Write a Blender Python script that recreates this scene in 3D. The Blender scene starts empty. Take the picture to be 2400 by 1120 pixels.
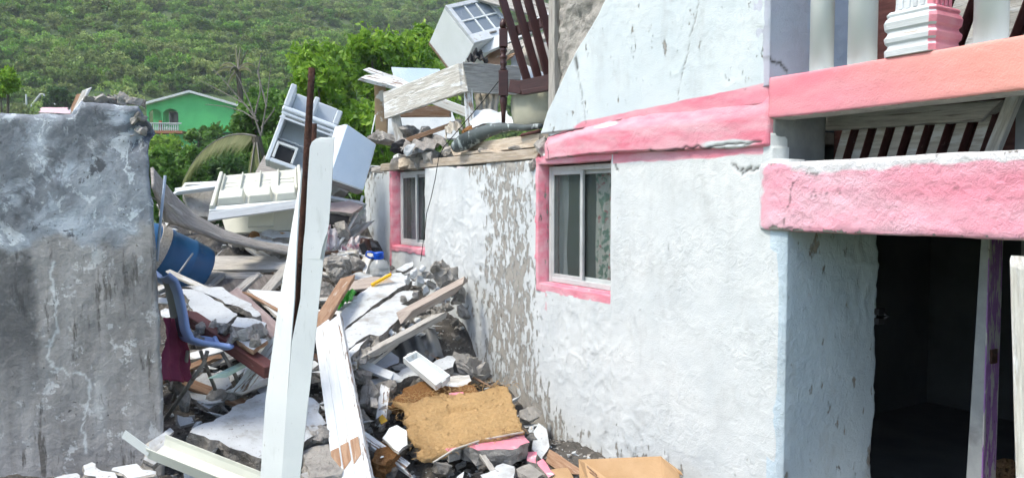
import bpy, bmesh, math, random
import numpy as np
from mathutils import Vector, Matrix, Quaternion, Euler, noise
R = math.radians
scene = bpy.context.scene
C = scene.collection

# ---------------------------------------------------------------- camera, sky, sun, exposure
EYE = 1.93
PITCH = R(2.86)
cam_d = bpy.data.cameras.new('camera'); cam = bpy.data.objects.new('camera', cam_d); C.objects.link(cam)
cam.location = (0, 0, EYE); cam.rotation_euler = (R(90) - PITCH, 0, 0)
cam_d.sensor_width = 36; cam_d.lens = 27; cam_d.clip_start = 0.05; cam_d.clip_end = 4000
scene.camera = cam
SUN_EL, SUN_AZ = R(58), R(-118)          # azimuth from +Y, clockwise positive: behind and left of the camera
world = bpy.data.worlds.new('World'); scene.world = world; world.use_nodes = True
wn = world.node_tree; wn.nodes.clear()
wo = wn.nodes.new('ShaderNodeOutputWorld'); wb = wn.nodes.new('ShaderNodeBackground'); ws = wn.nodes.new('ShaderNodeTexSky')
ws.sky_type = 'NISHITA'; ws.sun_disc = False; ws.sun_elevation = SUN_EL; ws.sun_rotation = SUN_AZ
ws.air_density = 1.0; ws.dust_density = 2.0; ws.ozone_density = 1.0
wb.inputs['Strength'].default_value = 0.10
wn.links.new(ws.outputs[0], wb.inputs[0]); wn.links.new(wb.outputs[0], wo.inputs[0])
sun_d = bpy.data.lights.new('sun', 'SUN'); sun = bpy.data.objects.new('sun', sun_d); C.objects.link(sun)
sun_d.energy = 1.5; sun_d.angle = R(16); sun_d.color = (1.0, 0.93, 0.80)
sd = Vector((math.sin(SUN_AZ) * math.cos(SUN_EL), math.cos(SUN_AZ) * math.cos(SUN_EL), math.sin(SUN_EL)))
sun.rotation_euler = sd.to_track_quat('Z', 'Y').to_euler()
scene.view_settings.view_transform = 'Standard'; scene.view_settings.look = 'None'
scene.view_settings.gamma = 1; scene.view_settings.use_curve_mapping = False
scene.view_settings.exposure = 1.52
scene.cycles.use_adaptive_sampling = True; scene.cycles.adaptive_threshold = 0.035; scene.cycles.adaptive_min_samples = 16
scene.cycles.max_bounces = 6; scene.cycles.diffuse_bounces = 2; scene.cycles.transmission_bounces = 4; scene.cycles.volume_bounces = 0; scene.cycles.transparent_max_bounces = 6

# ---------------------------------------------------------------- placing helpers
def P(px, py, Y):
    a = (px - 1200) / 1800; b = (560 - py) / 1800
    dy = math.cos(PITCH) + b * math.sin(PITCH); dz = -math.sin(PITCH) + b * math.cos(PITCH)
    t = Y / dy
    return Vector((a * t, Y, EYE + dz * t))
HA = R(-58.6)
HO = Vector((0.5, 6.2, 0))
HT = Vector((math.cos(HA), math.sin(HA), 0)); HN = Vector((-math.sin(HA), math.cos(HA), 0))
def HL(px, py, d=0.0):                     # pixel -> house coordinates (along wall, into wall, up) on the plane at depth d
    r = P(px, py, 1.0) - Vector((0, 0, EYE))
    o = Vector((0, 0, EYE)) - HO
    t = (d - o.dot(HN)) / r.dot(HN)
    q = o + r * t
    return (q.dot(HT), d, q.z)
def HW(s, d, z): return HO + HT * s + HN * d + Vector((0, 0, z))

# ---------------------------------------------------------------- numpy noise
def _h(x, y, s):
    n = (x.astype(np.int64) * 374761393 + y.astype(np.int64) * 668265263 + s * 974711) & 0xffffffff
    n = ((n ^ (n >> 13)) * 1274126177) & 0xffffffff
    n = ((n ^ (n >> 16)) * 2246822519) & 0xffffffff
    return ((n ^ (n >> 15)) & 0xffff) / 65535.0
def vn(x, y, s=0):
    x = np.asarray(x, float); y = np.asarray(y, float)
    xi = np.floor(x); yi = np.floor(y); u = x - xi; v = y - yi
    u = u * u * (3 - 2 * u); v = v * v * (3 - 2 * v)
    return (_h(xi, yi, s) * (1 - u) + _h(xi + 1, yi, s) * u) * (1 - v) + (_h(xi, yi + 1, s) * (1 - u) + _h(xi + 1, yi + 1, s) * u) * v
def fbm(x, y, s=0, o=4):
    t = 0; a = .5
    for k in range(o):
        t = t + a * (vn(np.asarray(x) * 2 ** k, np.asarray(y) * 2 ** k, s + k * 17) - .5); a *= .55
    return t                                # about -0.5 .. 0.5
def sstep(a, b, x):
    t = np.clip((np.asarray(x, float) - a) / (b - a), 0, 1); return t * t * (3 - 2 * t)

# ---------------------------------------------------------------- materials
def newmat(name):
    m = bpy.data.materials.new(name); m.use_nodes = True
    nt = m.node_tree; b = nt.nodes['Principled BSDF']
    return m, nt, b
def nd(nt, typ, **kw):
    n = nt.nodes.new(typ)
    for k, v in kw.items():
        if k in n.inputs.keys(): n.inputs[k].default_value = v
        else: setattr(n, k, v)
    return n
def col4(c): return (c[0], c[1], c[2], 1)
def coords(nt, stretch=(1, 1, 1), rnd=True):
    tc = nd(nt, 'ShaderNodeTexCoord'); mp = nd(nt, 'ShaderNodeMapping'); mp.inputs['Scale'].default_value = stretch
    nt.links.new(tc.outputs['Object'], mp.inputs['Vector'])
    if rnd:
        oi = nd(nt, 'ShaderNodeObjectInfo'); mu = nd(nt, 'ShaderNodeMath', operation='MULTIPLY'); mu.inputs[1].default_value = 37.0
        nt.links.new(oi.outputs['Random'], mu.inputs[0]); nt.links.new(mu.outputs[0], mp.inputs['Location'])
    return mp.outputs[0]
def nmask(nt, vec, scale, lo, hi, detail=6, rough=.6, dist=0.0):
    n = nd(nt, 'ShaderNodeTexNoise'); n.inputs['Scale'].default_value = scale; n.inputs['Detail'].default_value = detail
    n.inputs['Roughness'].default_value = rough; n.inputs['Distortion'].default_value = dist
    nt.links.new(vec, n.inputs['Vector'])
    r = nd(nt, 'ShaderNodeMapRange'); r.inputs['From Min'].default_value = lo; r.inputs['From Max'].default_value = hi
    nt.links.new(n.outputs['Fac'], r.inputs['Value'])
    return r.outputs[0], n.outputs['Fac']
def mixc(nt, fac, a, b):
    m = nd(nt, 'ShaderNodeMix', data_type='RGBA')
    for sock, v in ((m.inputs[0], fac), (m.inputs[6], a), (m.inputs[7], b)):
        if isinstance(v, (tuple, list)): sock.default_value = col4(v)
        elif isinstance(v, (int, float)): sock.default_value = v
        else: nt.links.new(v, sock)
    return m.outputs[2]
def bumpn(nt, b, h, strength, dist=.02, prev=None):
    n = nd(nt, 'ShaderNodeBump'); n.inputs['Strength'].default_value = strength; n.inputs['Distance'].default_value = dist
    nt.links.new(h, n.inputs['Height'])
    if prev is not None: nt.links.new(prev, n.inputs['Normal'])
    nt.links.new(n.outputs[0], b.inputs['Normal']); return n.outputs[0]
_mc = {}
def surf(name, c1, c2, scale=5, stretch=(1, 1, 1), lo=.38, hi=.62, c3=None, s3=8, lo3=.55, hi3=.6, st3=None, c4=None, s4=30, lo4=.62, hi4=.68,
         rough=.85, bump=.4, bscale=40, bdist=.01, metallic=0, spec=.3, vary=.12, sub=0):
    m, nt, b = newmat(name)
    v = coords(nt, stretch)
    f, raw = nmask(nt, v, scale, lo, hi)
    c = mixc(nt, f, c1, c2)
    vv = coords(nt, st3 or (1, 1, 1))
    if c3:
        f3, r3 = nmask(nt, vv, s3, lo3, hi3, 8, .65); c = mixc(nt, f3, c, c3)
    if c4:
        f4, r4 = nmask(nt, vv, s4, lo4, hi4, 5, .6); c = mixc(nt, f4, c, c4)
    if vary:
        oi = nd(nt, 'ShaderNodeObjectInfo'); hs = nd(nt, 'ShaderNodeHueSaturation')
        mr = nd(nt, 'ShaderNodeMapRange'); mr.inputs['To Min'].default_value = 1 - vary; mr.inputs['To Max'].default_value = 1 + vary
        nt.links.new(oi.outputs['Random'], mr.inputs['Value']); nt.links.new(mr.outputs[0], hs.inputs['Value']); nt.links.new(c, hs.inputs['Color']); c = hs.outputs[0]
    nt.links.new(c, b.inputs['Base Color'])
    b.inputs['Roughness'].default_value = rough; b.inputs['Metallic'].default_value = metallic; b.inputs['Specular IOR Level'].default_value = spec
    if bump:
        n = nd(nt, 'ShaderNodeTexNoise'); n.inputs['Scale'].default_value = bscale; n.inputs['Detail'].default_value = 5; n.inputs['Roughness'].default_value = .65
        nt.links.new(v, n.inputs['Vector']); pr = bumpn(nt, b, n.outputs['Fac'], bump, bdist)
        if c3: bumpn(nt, b, f3, min(1, bump), .004, pr)
    return m
W1, W2 = (.74, .775, .80), (.60, .64, .67)
MT = dict(
    concrete=surf('concrete', (.29, .278, .255), (.43, .412, .378), 6, c3=(.12, .115, .105), s3=3, lo3=.55, hi3=.7, bump=.9, bscale=28, bdist=.03),
    rock=surf('broken_stone', (.24, .228, .21), (.42, .40, .365), 4, c3=(.11, .105, .097), s3=9, lo3=.55, hi3=.7, c4=(.46, .44, .41), s4=26, lo4=.60, hi4=.66, bump=1.0, bscale=22, bdist=.04, vary=.3),
    dark=surf('dark_soil', (.065, .061, .057), (.15, .14, .125), 3, c3=(.26, .245, .225), s3=14, lo3=.56, hi3=.66, bump=1.0, bscale=18, bdist=.05),
    whitechip=surf('white_plaster', (.60, .635, .65), (.49, .52, .535), 5, c3=(.34, .325, .30), s3=5, lo3=.54, hi3=.72, c4=(.25, .24, .22), s4=34, lo4=.63, hi4=.68, bump=.35, bscale=30),
    pinkchip=surf('pink_plaster', (.72, .20, .27), (.74, .30, .37), 5, c3=(.7, .62, .64), s3=6, lo3=.58, hi3=.66, bump=.35, bscale=30),
    vinyl=surf('white_vinyl', (.78, .80, .81), (.71, .73, .745), 3, c3=(.58, .60, .60), s3=5, lo3=.58, hi3=.75, st3=(4, 4, 1), c4=(.42, .41, .39), s4=40, lo4=.67, hi4=.72, rough=.38, bump=.06, bscale=8, spec=.45, vary=0),
    whiteplastic=surf('white_plastic', (.76, .80, .80), (.70, .74, .73), 3, c3=(.48, .47, .43), s3=6, lo3=.64, hi3=.74, rough=.42, bump=.05, bscale=10, spec=.45),
    cream=surf('cream_plastic', (.70, .71, .62), (.63, .64, .55), 3, c3=(.45, .44, .37), s3=6, lo3=.64, hi3=.76, rough=.45, bump=.05, bscale=10, spec=.4),
    fridge=surf('fridge_enamel', (.70, .76, .80), (.64, .70, .75), 3, c3=(.42, .44, .45), s3=5, lo3=.63, hi3=.78, rough=.35, bump=.04, bscale=6, spec=.5),
    fridgeblue=surf('pale_blue_enamel', (.56, .67, .78), (.50, .62, .74), 3, c3=(.40, .44, .48), s3=5, lo3=.63, hi3=.8, rough=.4, bump=.04, bscale=6, spec=.5),
    greywood=surf('weathered_wood', (.36, .345, .315), (.50, .48, .44), 7, (.9, 9, 9), c3=(.20, .18, .16), s3=5, lo3=.57, hi3=.66, st3=(.6, 10, 10), bump=.7, bscale=9, bdist=.012),
    palewood=surf('pale_whitewashed_wood', (.58, .57, .52), (.40, .38, .34), 6, (.7, 9, 9), c3=(.70, .72, .71), s3=4, lo3=.5, hi3=.6, st3=(.7, 4, 4), bump=.7, bscale=9, bdist=.01),
    whitewood=surf('white_painted_wood', (.64, .68, .70), (.56, .59, .61), 5, (.6, 6, 6), c3=(.36, .29, .22), s3=6, lo3=.64, hi3=.67, st3=(.5, 6, 6), c4=(.40, .38, .35), s4=25, lo4=.68, hi4=.72, bump=.4, bscale=10),
    peelwood=surf('peeling_white_wood', (.72, .74, .74), (.60, .62, .62), 5, (.6, 6, 6), c3=(.22, .15, .11), s3=7, lo3=.54, hi3=.58, st3=(.6, 5, 5), bump=.7, bscale=10),
    brownwood=surf('brown_wood', (.26, .15, .09), (.36, .24, .16), 6, (.8, 9, 9), c3=(.50, .44, .38), s3=5, lo3=.6, hi3=.68, st3=(.8, 6, 6), bump=.5, bscale=9),
    marwood=surf('maroon_wood', (.085, .03, .028), (.13, .05, .045), 6, (.8, 8, 8), c3=(.32, .26, .22), s3=6, lo3=.62, hi3=.72, st3=(.8, 5, 5), rough=.6, bump=.3, bscale=9),
    bedwood=surf('dark_mahogany', (.040, .013, .012), (.065, .022, .02), 5, (1, 8, 8), rough=.38, bump=.12, bscale=9, spec=.5, vary=.05),
    plywood=surf('grey_plywood', (.25, .235, .215), (.37, .35, .325), 5, (.7, 8, 8), c3=(.52, .50, .47), s3=4, lo3=.6, hi3=.7, st3=(.6, 5, 5), bump=.4, bscale=9),
    darkply=surf('dark_plywood', (.10, .088, .08), (.20, .18, .165), 4, (.8, 6, 6), bump=.4, bscale=9),
    rust=surf('rusted_steel', (.045, .026, .022), (.10, .045, .032), 14, c3=(.16, .075, .045), s3=30, lo3=.58, hi3=.7, rough=.95, bump=1.0, bscale=90, bdist=.012),
    steel=surf('dull_steel', (.20, .19, .17), (.30, .28, .25), 9, c3=(.14, .08, .05), s3=14, lo3=.58, hi3=.68, rough=.5, metallic=.5, bump=.2),
    galv=surf('galvanised_sheet', (.20, .21, .22), (.28, .30, .31), 5, rough=.55, metallic=.3, bump=.15),
    alu=surf('aluminium_frame', (.52, .55, .55), (.44, .47, .47), 6, c3=(.33, .34, .33), s3=12, lo3=.62, hi3=.7, rough=.5, bump=.1),
    bluerod=surf('pale_blue_rod', (.34, .45, .60), (.45, .55, .68), 6, rough=.35, bump=.05, metallic=.2),
    chairblue=surf('blue_chair_plastic', (.20, .29, .55), (.25, .35, .60), 4, c3=(.40, .44, .52), s3=9, lo3=.62, hi3=.74, rough=.5, bump=.1, spec=.4),
    chairdark=surf('dark_blue_chair_back', (.028, .035, .07), (.04, .05, .09), 4, rough=.45, bump=.1, spec=.4),
    barrel=surf('blue_barrel_plastic', (.016, .085, .22), (.022, .11, .26), 3, c3=(.10, .17, .26), s3=8, lo3=.62, hi3=.75, rough=.45, bump=.06, spec=.4),
    mat=surf('coir_padding', (.50, .315, .135), (.60, .40, .19), 40, lo=.3, hi=.7, c3=(.27, .14, .055), s3=55, lo3=.62, hi3=.70, c4=(.60, .45, .26), s4=80, lo4=.62, hi4=.68, bump=1.0, bscale=110, bdist=.02, vary=.1),
    coir=surf('dark_coir', (.24, .105, .03), (.36, .19, .07), 60, lo=.35, hi=.65, c3=(.12, .05, .02), s3=70, lo3=.58, hi3=.68, bump=1.0, bscale=120, bdist=.03),
    straw=surf('straw_litter', (.36, .23, .11), (.26, .15, .07), 30, c3=(.14, .08, .04), s3=40, lo3=.55, hi3=.65, bump=1.0, bscale=80, bdist=.03),
    card=surf('cardboard', (.42, .27, .14), (.48, .32, .18), 4, c3=(.33, .20, .10), s3=6, lo3=.6, hi3=.75, bump=.2, bscale=60, vary=.05),
    yellow=surf('yellow_plastic', (.78, .47, .01), (.70, .40, .01), 5, rough=.4, bump=.05),
    green=surf('green_bag', (.06, .46, .04), (.10, .55, .06), 8, rough=.35, bump=.3, bscale=30, spec=.5),
    bluecap=surf('blue_cap', (.01, .09, .55), (.012, .11, .6), 5, rough=.35, bump=.03),
    maroon=surf('maroon_cloth', (.19, .03, .07), (.25, .05, .10), 4, rough=.9, bump=.3, bscale=60),
    cloth=surf('beige_cloth', (.54, .51, .44), (.44, .41, .35), 4, c3=(.33, .29, .24), s3=4, lo3=.6, hi3=.75, rough=.95, bump=.3, bscale=50),
    pinkcloth=surf('pink_white_cloth', (.68, .64, .64), (.58, .30, .33), 7, lo=.52, hi=.6, c3=(.45, .05, .06), s3=10, lo3=.63, hi3=.68, rough=.9, bump=.3),
    greencush=surf('olive_cushion', (.36, .36, .28), (.43, .43, .34), 4, rough=.95, bump=.2, bscale=70),
    tarp=surf('black_and_white_tarp', (.035, .045, .045), (.10, .12, .12), 3, c3=(.40, .46, .46), s3=5, lo3=.55, hi3=.60, st3=(3, 1, 1), rough=.5, bump=.3, bscale=20),
    leather=surf('dark_brown_leather', (.035, .016, .012), (.05, .022, .016), 6, rough=.4, bump=.2),
    black=surf('black_plastic', (.016, .016, .018), (.03, .03, .032), 6, rough=.5, bump=.2),
    cable=surf('black_cable', (.012, .012, .012), (.02, .02, .02), 6, rough=.6, bump=0),
    bark=surf('bark', (.10, .085, .065), (.18, .155, .125), 8, (3, 3, .6), bump=.8, bscale=20, bdist=.03),
    deadbark=surf('dead_branch_bark', (.30, .28, .25), (.22, .20, .17), 8, bump=.5, bscale=20),
    ghouse=surf('green_render', (.12, .60, .20), (.10, .54, .18), 1, bump=.1, vary=0),
    gtrim=surf('white_trim', (.72, .75, .74), (.64, .67, .66), 2, bump=.05, vary=0),
    terra=surf('terracotta_paint', (.42, .17, .09), (.36, .14, .07), 2, bump=.05, vary=0),
    pvc=surf('white_pvc_pipe', (.80, .82, .81), (.76, .79, .78), 2, c3=(.60, .30, .34), s3=3, lo3=.66, hi3=.8, rough=.35, bump=.03, bscale=5, spec=.5, vary=0),
    sill=surf('timber_lintel_wood', (.46, .38, .29), (.58, .51, .42), 6, (.9, 8, 8), c3=(.25, .20, .15), s3=5, lo3=.6, hi3=.68, st3=(.7, 9, 9), bump=.8, bscale=9, bdist=.015),
    purple=surf('purple_peeling_paint', (.33, .15, .45), (.40, .21, .52), 5, c3=(.58, .57, .57), s3=4, lo3=.50, hi3=.55, st3=(7, 7, 1.2), c4=(.10, .06, .07), s4=9, lo4=.62, hi4=.68, bump=.4, bscale=30, vary=0),
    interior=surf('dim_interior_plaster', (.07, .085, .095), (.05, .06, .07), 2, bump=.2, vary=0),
    jambgrey=surf('grey_render', (.34, .36, .37), (.26, .28, .29), 5, c3=(.16, .165, .17), s3=3, lo3=.56, hi3=.7, bump=.5, bscale=25, vary=0),
)
def glassmat(name, c, rough=.05, alpha=1):
    m, nt, b = newmat(name)
    b.inputs['Base Color'].default_value = col4(c); b.inputs['Roughness'].default_value = rough; b.inputs['Specular IOR Level'].default_value = .6
    v = coords(nt, (1, 1, 1)); f, raw = nmask(nt, v, 7, .3, .8); 
    r = nd(nt, 'ShaderNodeMapRange'); r.inputs['To Min'].default_value = rough; r.inputs['To Max'].default_value = rough + .15
    nt.links.new(f, r.inputs['Value']); nt.links.new(r.outputs[0], b.inputs['Roughness'])
    if alpha < 1: b.inputs['Alpha'].default_value = alpha
    return m
MT['pane'] = glassmat('window_glass', (.11, .145, .14), .05, .30)
MT['cabglass'] = glassmat('dusty_cabinet_glass', (.26, .31, .36), .18, .8)
MT['clear'] = glassmat('clear_plastic', (.72, .76, .76), .15, .42)
MT['darkpane'] = glassmat('dark_house_glass', (.02, .02, .022), .1)

def attr(nt, name):
    n = nd(nt, 'ShaderNodeAttribute'); n.attribute_name = name; return n
# painted render of the house: white paint, pink (or another hue) where attribute 'pink', bare cement where 'bare'
def wallmat(name, white=(.685, .72, .725), white2=(.56, .605, .62), pink=(.71, .215, .29), pink2=(.72, .40, .46), orange=(.80, .30, .19), bscale=14, bstr=.38):
    m, nt, b = newmat(name); b.inputs['Roughness'].default_value = .78; b.inputs['Specular IOR Level'].default_value = .25
    L = nt.links
    v = coords(nt, (1, 1, 1), False); vs = coords(nt, (2.5, 2.5, 1.15), False); vh = coords(nt, (.8, 2.5, 3.2), False)
    f, _ = nmask(nt, v, 2.2, .35, .7); base = mixc(nt, f, white, white2)
    f, _ = nmask(nt, vs, 3.0, .58, .85); base = mixc(nt, f, base, tuple(x * .80 for x in white2))
    f, _ = nmask(nt, v, 38, .64, .72, 3); sp = nd(nt, 'ShaderNodeMath', operation='MULTIPLY'); sp.inputs[1].default_value = .35; L.new(f, sp.inputs[0])
    base = mixc(nt, sp.outputs[0], base, (.40, .43, .45))
    f, _ = nmask(nt, vs, 1.6, .52, .72, 9, .7); fd = nd(nt, 'ShaderNodeMath', operation='MULTIPLY'); fd.inputs[1].default_value = .45; L.new(f, fd.inputs[0]); base = mixc(nt, fd.outputs[0], base, (.40, .415, .41))
    # pink
    ap = attr(nt, 'pink'); _, rn = nmask(nt, v, 9, 0, 1, 8, .7); _, rh = nmask(nt, vh, 4, 0, 1, 6, .65)
    def thr(a, n1, k, lo, hi):
        ad = nd(nt, 'ShaderNodeMath', operation='MULTIPLY_ADD'); ad.inputs[1].default_value = k; L.new(n1, ad.inputs[0]); L.new(a, ad.inputs[2])
        r = nd(nt, 'ShaderNodeMapRange'); r.inputs['From Min'].default_value = lo + .5 * k; r.inputs['From Max'].default_value = hi + .5 * k
        r.interpolation_type = 'SMOOTHSTEP'; L.new(ad.outputs[0], r.inputs['Value']); return r.outputs[0]
    fp = thr(ap.outputs['Fac'], rh, .75, .36, .62)
    ao = attr(nt, 'orange'); fo, _ = nmask(nt, vh, 3, .38, .62)
    pc = mixc(nt, fo, pink, pink2); pc = mixc(nt, ao.outputs['Fac'], pc, orange)
    c = mixc(nt, fp, base, pc)
    # bare cement
    ab = attr(nt, 'bare'); _, rs = nmask(nt, vs, 6, 0, 1, 9, .72)
    fb = thr(ab.outputs['Fac'], rs, 2.6, .50, .60)
    fc, _ = nmask(nt, v, 9, .35, .7, 7, .7); cem = mixc(nt, fc, (.30, .29, .265), (.43, .415, .38))
    f, _ = nmask(nt, vs, 7, .58, .7); cem = mixc(nt, f, cem, (.17, .155, .135))
    c = mixc(nt, fb, c, cem)
    ac = attr(nt, 'crack'); c = mixc(nt, ac.outputs['Fac'], c, (.07, .065, .06))
    L.new(c, b.inputs['Base Color'])
    n = nd(nt, 'ShaderNodeTexNoise'); n.inputs['Scale'].default_value = bscale; n.inputs['Detail'].default_value = 8; n.inputs['Roughness'].default_value = .62; n.inputs['Distortion'].default_value = .6
    L.new(v, n.inputs['Vector']); fm, _ = nmask(nt, v, 1.7, .40, .62, 3); hm = nd(nt, 'ShaderNodeMath', operation='MULTIPLY'); mm = nd(nt, 'ShaderNodeMapRange'); mm.inputs['To Min'].default_value = .18; L.new(fm, mm.inputs['Value']); L.new(n.outputs['Fac'], hm.inputs[0]); L.new(mm.outputs[0], hm.inputs[1]); p1 = bumpn(nt, b, hm.outputs[0], bstr, .035)
    iv = nd(nt, 'ShaderNodeMath', operation='SUBTRACT'); iv.inputs[0].default_value = 1; L.new(fb, iv.inputs[1])
    p2 = bumpn(nt, b, iv.outputs[0], .9, .008, p1)
    n2 = nd(nt, 'ShaderNodeTexNoise'); n2.inputs['Scale'].default_value = 110; n2.inputs['Detail'].default_value = 3; L.new(v, n2.inputs['Vector'])
    bumpn(nt, b, n2.outputs['Fac'], .35, .006, p2)
    return m
MT['wall'] = wallmat('white_house_render')
MT['wallup'] = wallmat('upper_white_render', (.64, .705, .725), (.55, .63, .665), bscale=9, bstr=.25)
MT['lintel'] = wallmat('pale_pink_render', (.70, .70, .72), (.62, .62, .64), (.76, .37, .46), (.76, .48, .56), (.78, .22, .31), bscale=26, bstr=.6)
MT['beam'] = wallmat('balcony_beam_paint', pink=(.74, .24, .30), pink2=(.75, .32, .37), orange=(.79, .37, .30), bscale=30, bstr=.22)
MT['jamb'] = wallmat('pale_blue_render', (.57, .68, .745), (.50, .61, .69), bscale=14, bstr=.45)
MT['lav'] = wallmat('lavender_render', (.54, .59, .68), (.58, .57, .66), pink=(.46, .57, .70), pink2=(.50, .60, .71), bscale=14, bstr=.35)

def greywallmat():
    m, nt, b = newmat('stained_grey_concrete'); L = nt.links
    b.inputs['Roughness'].default_value = .85; b.inputs['Specular IOR Level'].default_value = .2
    v = coords(nt, (1, 1, 1), False); vs = coords(nt, (2.6, 2.6, .55), False)
    f, _ = nmask(nt, v, 2.0, .36, .62, 9, .68, .4); c = mixc(nt, f, (.18, .20, .23), (.37, .415, .465))
    f, _ = nmask(nt, v, 3.2, .515, .55, 10, .72, .8); c = mixc(nt, f, c, (.40, .455, .52))
    f, _ = nmask(nt, v, 5.5, .56, .585, 10, .74, .5); c = mixc(nt, f, c, (.54, .60, .65))
    f, _ = nmask(nt, v, 4.1, .585, .62, 10, .72, .5); c = mixc(nt, f, c, (.10, .11, .125))
    al = attr(nt, 'low'); f2, raw = nmask(nt, vs, 2.6, .3, .72, 7, .6); lowc = mixc(nt, f2, (.19, .188, .187), (.37, .37, .37))
    f, _ = nmask(nt, v, 5.5, .555, .585, 10, .74); lowc = mixc(nt, f, lowc, (.46, .475, .485))
    f, _ = nmask(nt, vs, 3.4, .56, .62, 9, .7); lowc = mixc(nt, f, lowc, (.12, .115, .11))
    c = mixc(nt, al.outputs['Fac'], c, lowc)
    ad = attr(nt, 'dark'); c = mixc(nt, ad.outputs['Fac'], c, (.055, .06, .068))
    f, _ = nmask(nt, v, 42, .66, .71, 3); c = mixc(nt, f, c, (.09, .09, .09))
    aw = attr(nt, 'crack'); c = mixc(nt, aw.outputs['Fac'], c, (.56, .60, .62))
    L.new(c, b.inputs['Base Color'])
    n = nd(nt, 'ShaderNodeTexNoise'); n.inputs['Scale'].default_value = 9; n.inputs['Detail'].default_value = 9; n.inputs['Roughness'].default_value = .66
    L.new(v, n.inputs['Vector']); p = bumpn(nt, b, n.outputs['Fac'], .55, .03)
    n = nd(nt, 'ShaderNodeTexNoise'); n.inputs['Scale'].default_value = 80; n.inputs['Detail'].default_value = 4; L.new(v, n.inputs['Vector']); bumpn(nt, b, n.outputs['Fac'], .35, .006, p)
    return m
MT['greywall'] = greywallmat()
def leafmat(name, c1, c2, trans=.35, rough=.5, vary=0):
    m, nt, b = newmat(name); L = nt.links
    a = attr(nt, 'tint'); c = mixc(nt, a.outputs['Fac'], c1, c2)
    if vary:
        oi = nd(nt, 'ShaderNodeObjectInfo'); hs = nd(nt, 'ShaderNodeHueSaturation'); mr = nd(nt, 'ShaderNodeMapRange'); mr.inputs['To Min'].default_value = 1 - vary; mr.inputs['To Max'].default_value = 1 + vary
        L.new(oi.outputs['Random'], mr.inputs['Value']); L.new(mr.outputs[0], hs.inputs['Value']); wn_ = nd(nt, 'ShaderNodeTexWhiteNoise', noise_dimensions='1D'); L.new(oi.outputs['Random'], wn_.inputs['W'])
        m3 = nd(nt, 'ShaderNodeMapRange'); m3.inputs['To Min'].default_value = .475; m3.inputs['To Max'].default_value = .53; L.new(wn_.outputs['Value'], m3.inputs['Value']); L.new(m3.outputs[0], hs.inputs['Hue'])
        m4 = nd(nt, 'ShaderNodeMapRange'); m4.inputs['To Min'].default_value = .85; m4.inputs['To Max'].default_value = 1.12; L.new(wn_.outputs['Value'], m4.inputs['Value']); L.new(m4.outputs[0], hs.inputs['Saturation'])
        L.new(c, hs.inputs['Color']); c = hs.outputs[0]
    L.new(c, b.inputs['Base Color']); b.inputs['Roughness'].default_value = rough; b.inputs['Specular IOR Level'].default_value = .3
    t = nd(nt, 'ShaderNodeBsdfTranslucent'); L.new(c, t.inputs['Color'])
    mx = nd(nt, 'ShaderNodeMixShader'); mx.inputs[0].default_value = trans
    L.new(b.outputs[0], mx.inputs[1]); L.new(t.outputs[0], mx.inputs[2]); L.new(mx.outputs[0], nt.nodes['Material Output'].inputs[0])
    return m
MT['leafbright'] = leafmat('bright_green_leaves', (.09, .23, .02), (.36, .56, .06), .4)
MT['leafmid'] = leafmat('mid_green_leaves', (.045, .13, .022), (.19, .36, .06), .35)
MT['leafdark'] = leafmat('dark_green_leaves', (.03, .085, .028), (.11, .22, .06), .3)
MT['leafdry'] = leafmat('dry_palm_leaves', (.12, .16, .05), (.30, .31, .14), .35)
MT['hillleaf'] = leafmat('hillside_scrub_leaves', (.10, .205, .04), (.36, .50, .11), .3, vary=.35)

# ---------------------------------------------------------------- mesh helpers
def tag(o, label=None, cat=None, group=None, kind=None):
    if label: o['label'] = label
    if cat: o['category'] = cat
    if group: o['group'] = group
    if kind or cat: o['kind'] = kind or 'thing'
    return o
def thing(name, label, cat, loc=(0, 0, 0), rot=(0, 0, 0), group=None):
    o = bpy.data.objects.new(name, None); C.objects.link(o); o.empty_display_size = .1
    o.location = loc; o.rotation_euler = rot
    return tag(o, label, cat, group)
def link(name, me, mats, parent=None, mat=None, bevel=0, smooth=False):
    for m_ in (mats if isinstance(mats, (list, tuple)) else [mats]):
        me.materials.append(MT[m_] if isinstance(m_, str) else m_)
    o = bpy.data.objects.new(name, me); C.objects.link(o)
    if parent: o.parent = parent
    if mat is not None: o.matrix_basis = mat
    if smooth:
        me.polygons.foreach_set('use_smooth', [True] * len(me.polygons))
    if bevel:
        b = o.modifiers.new('bevel', 'BEVEL'); b.width = bevel; b.segments = 1; b.limit_method = 'ANGLE'; b.angle_limit = R(40)
    return o
def wmat(o):
    m = o.matrix_basis.copy(); p = o.parent
    while p: m = p.matrix_basis @ m; p = p.parent
    return m
def frame(origin, x, up):
    x = Vector(x).normalized(); up = Vector(up); z = (up - x * up.dot(x))
    if z.length < 1e-5: z = x.orthogonal()
    z.normalize(); y = z.cross(x)
    return Matrix((( x.x, y.x, z.x, origin[0]), (x.y, y.y, z.y, origin[1]), (x.z, y.z, z.z, origin[2]), (0, 0, 0, 1)))
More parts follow.
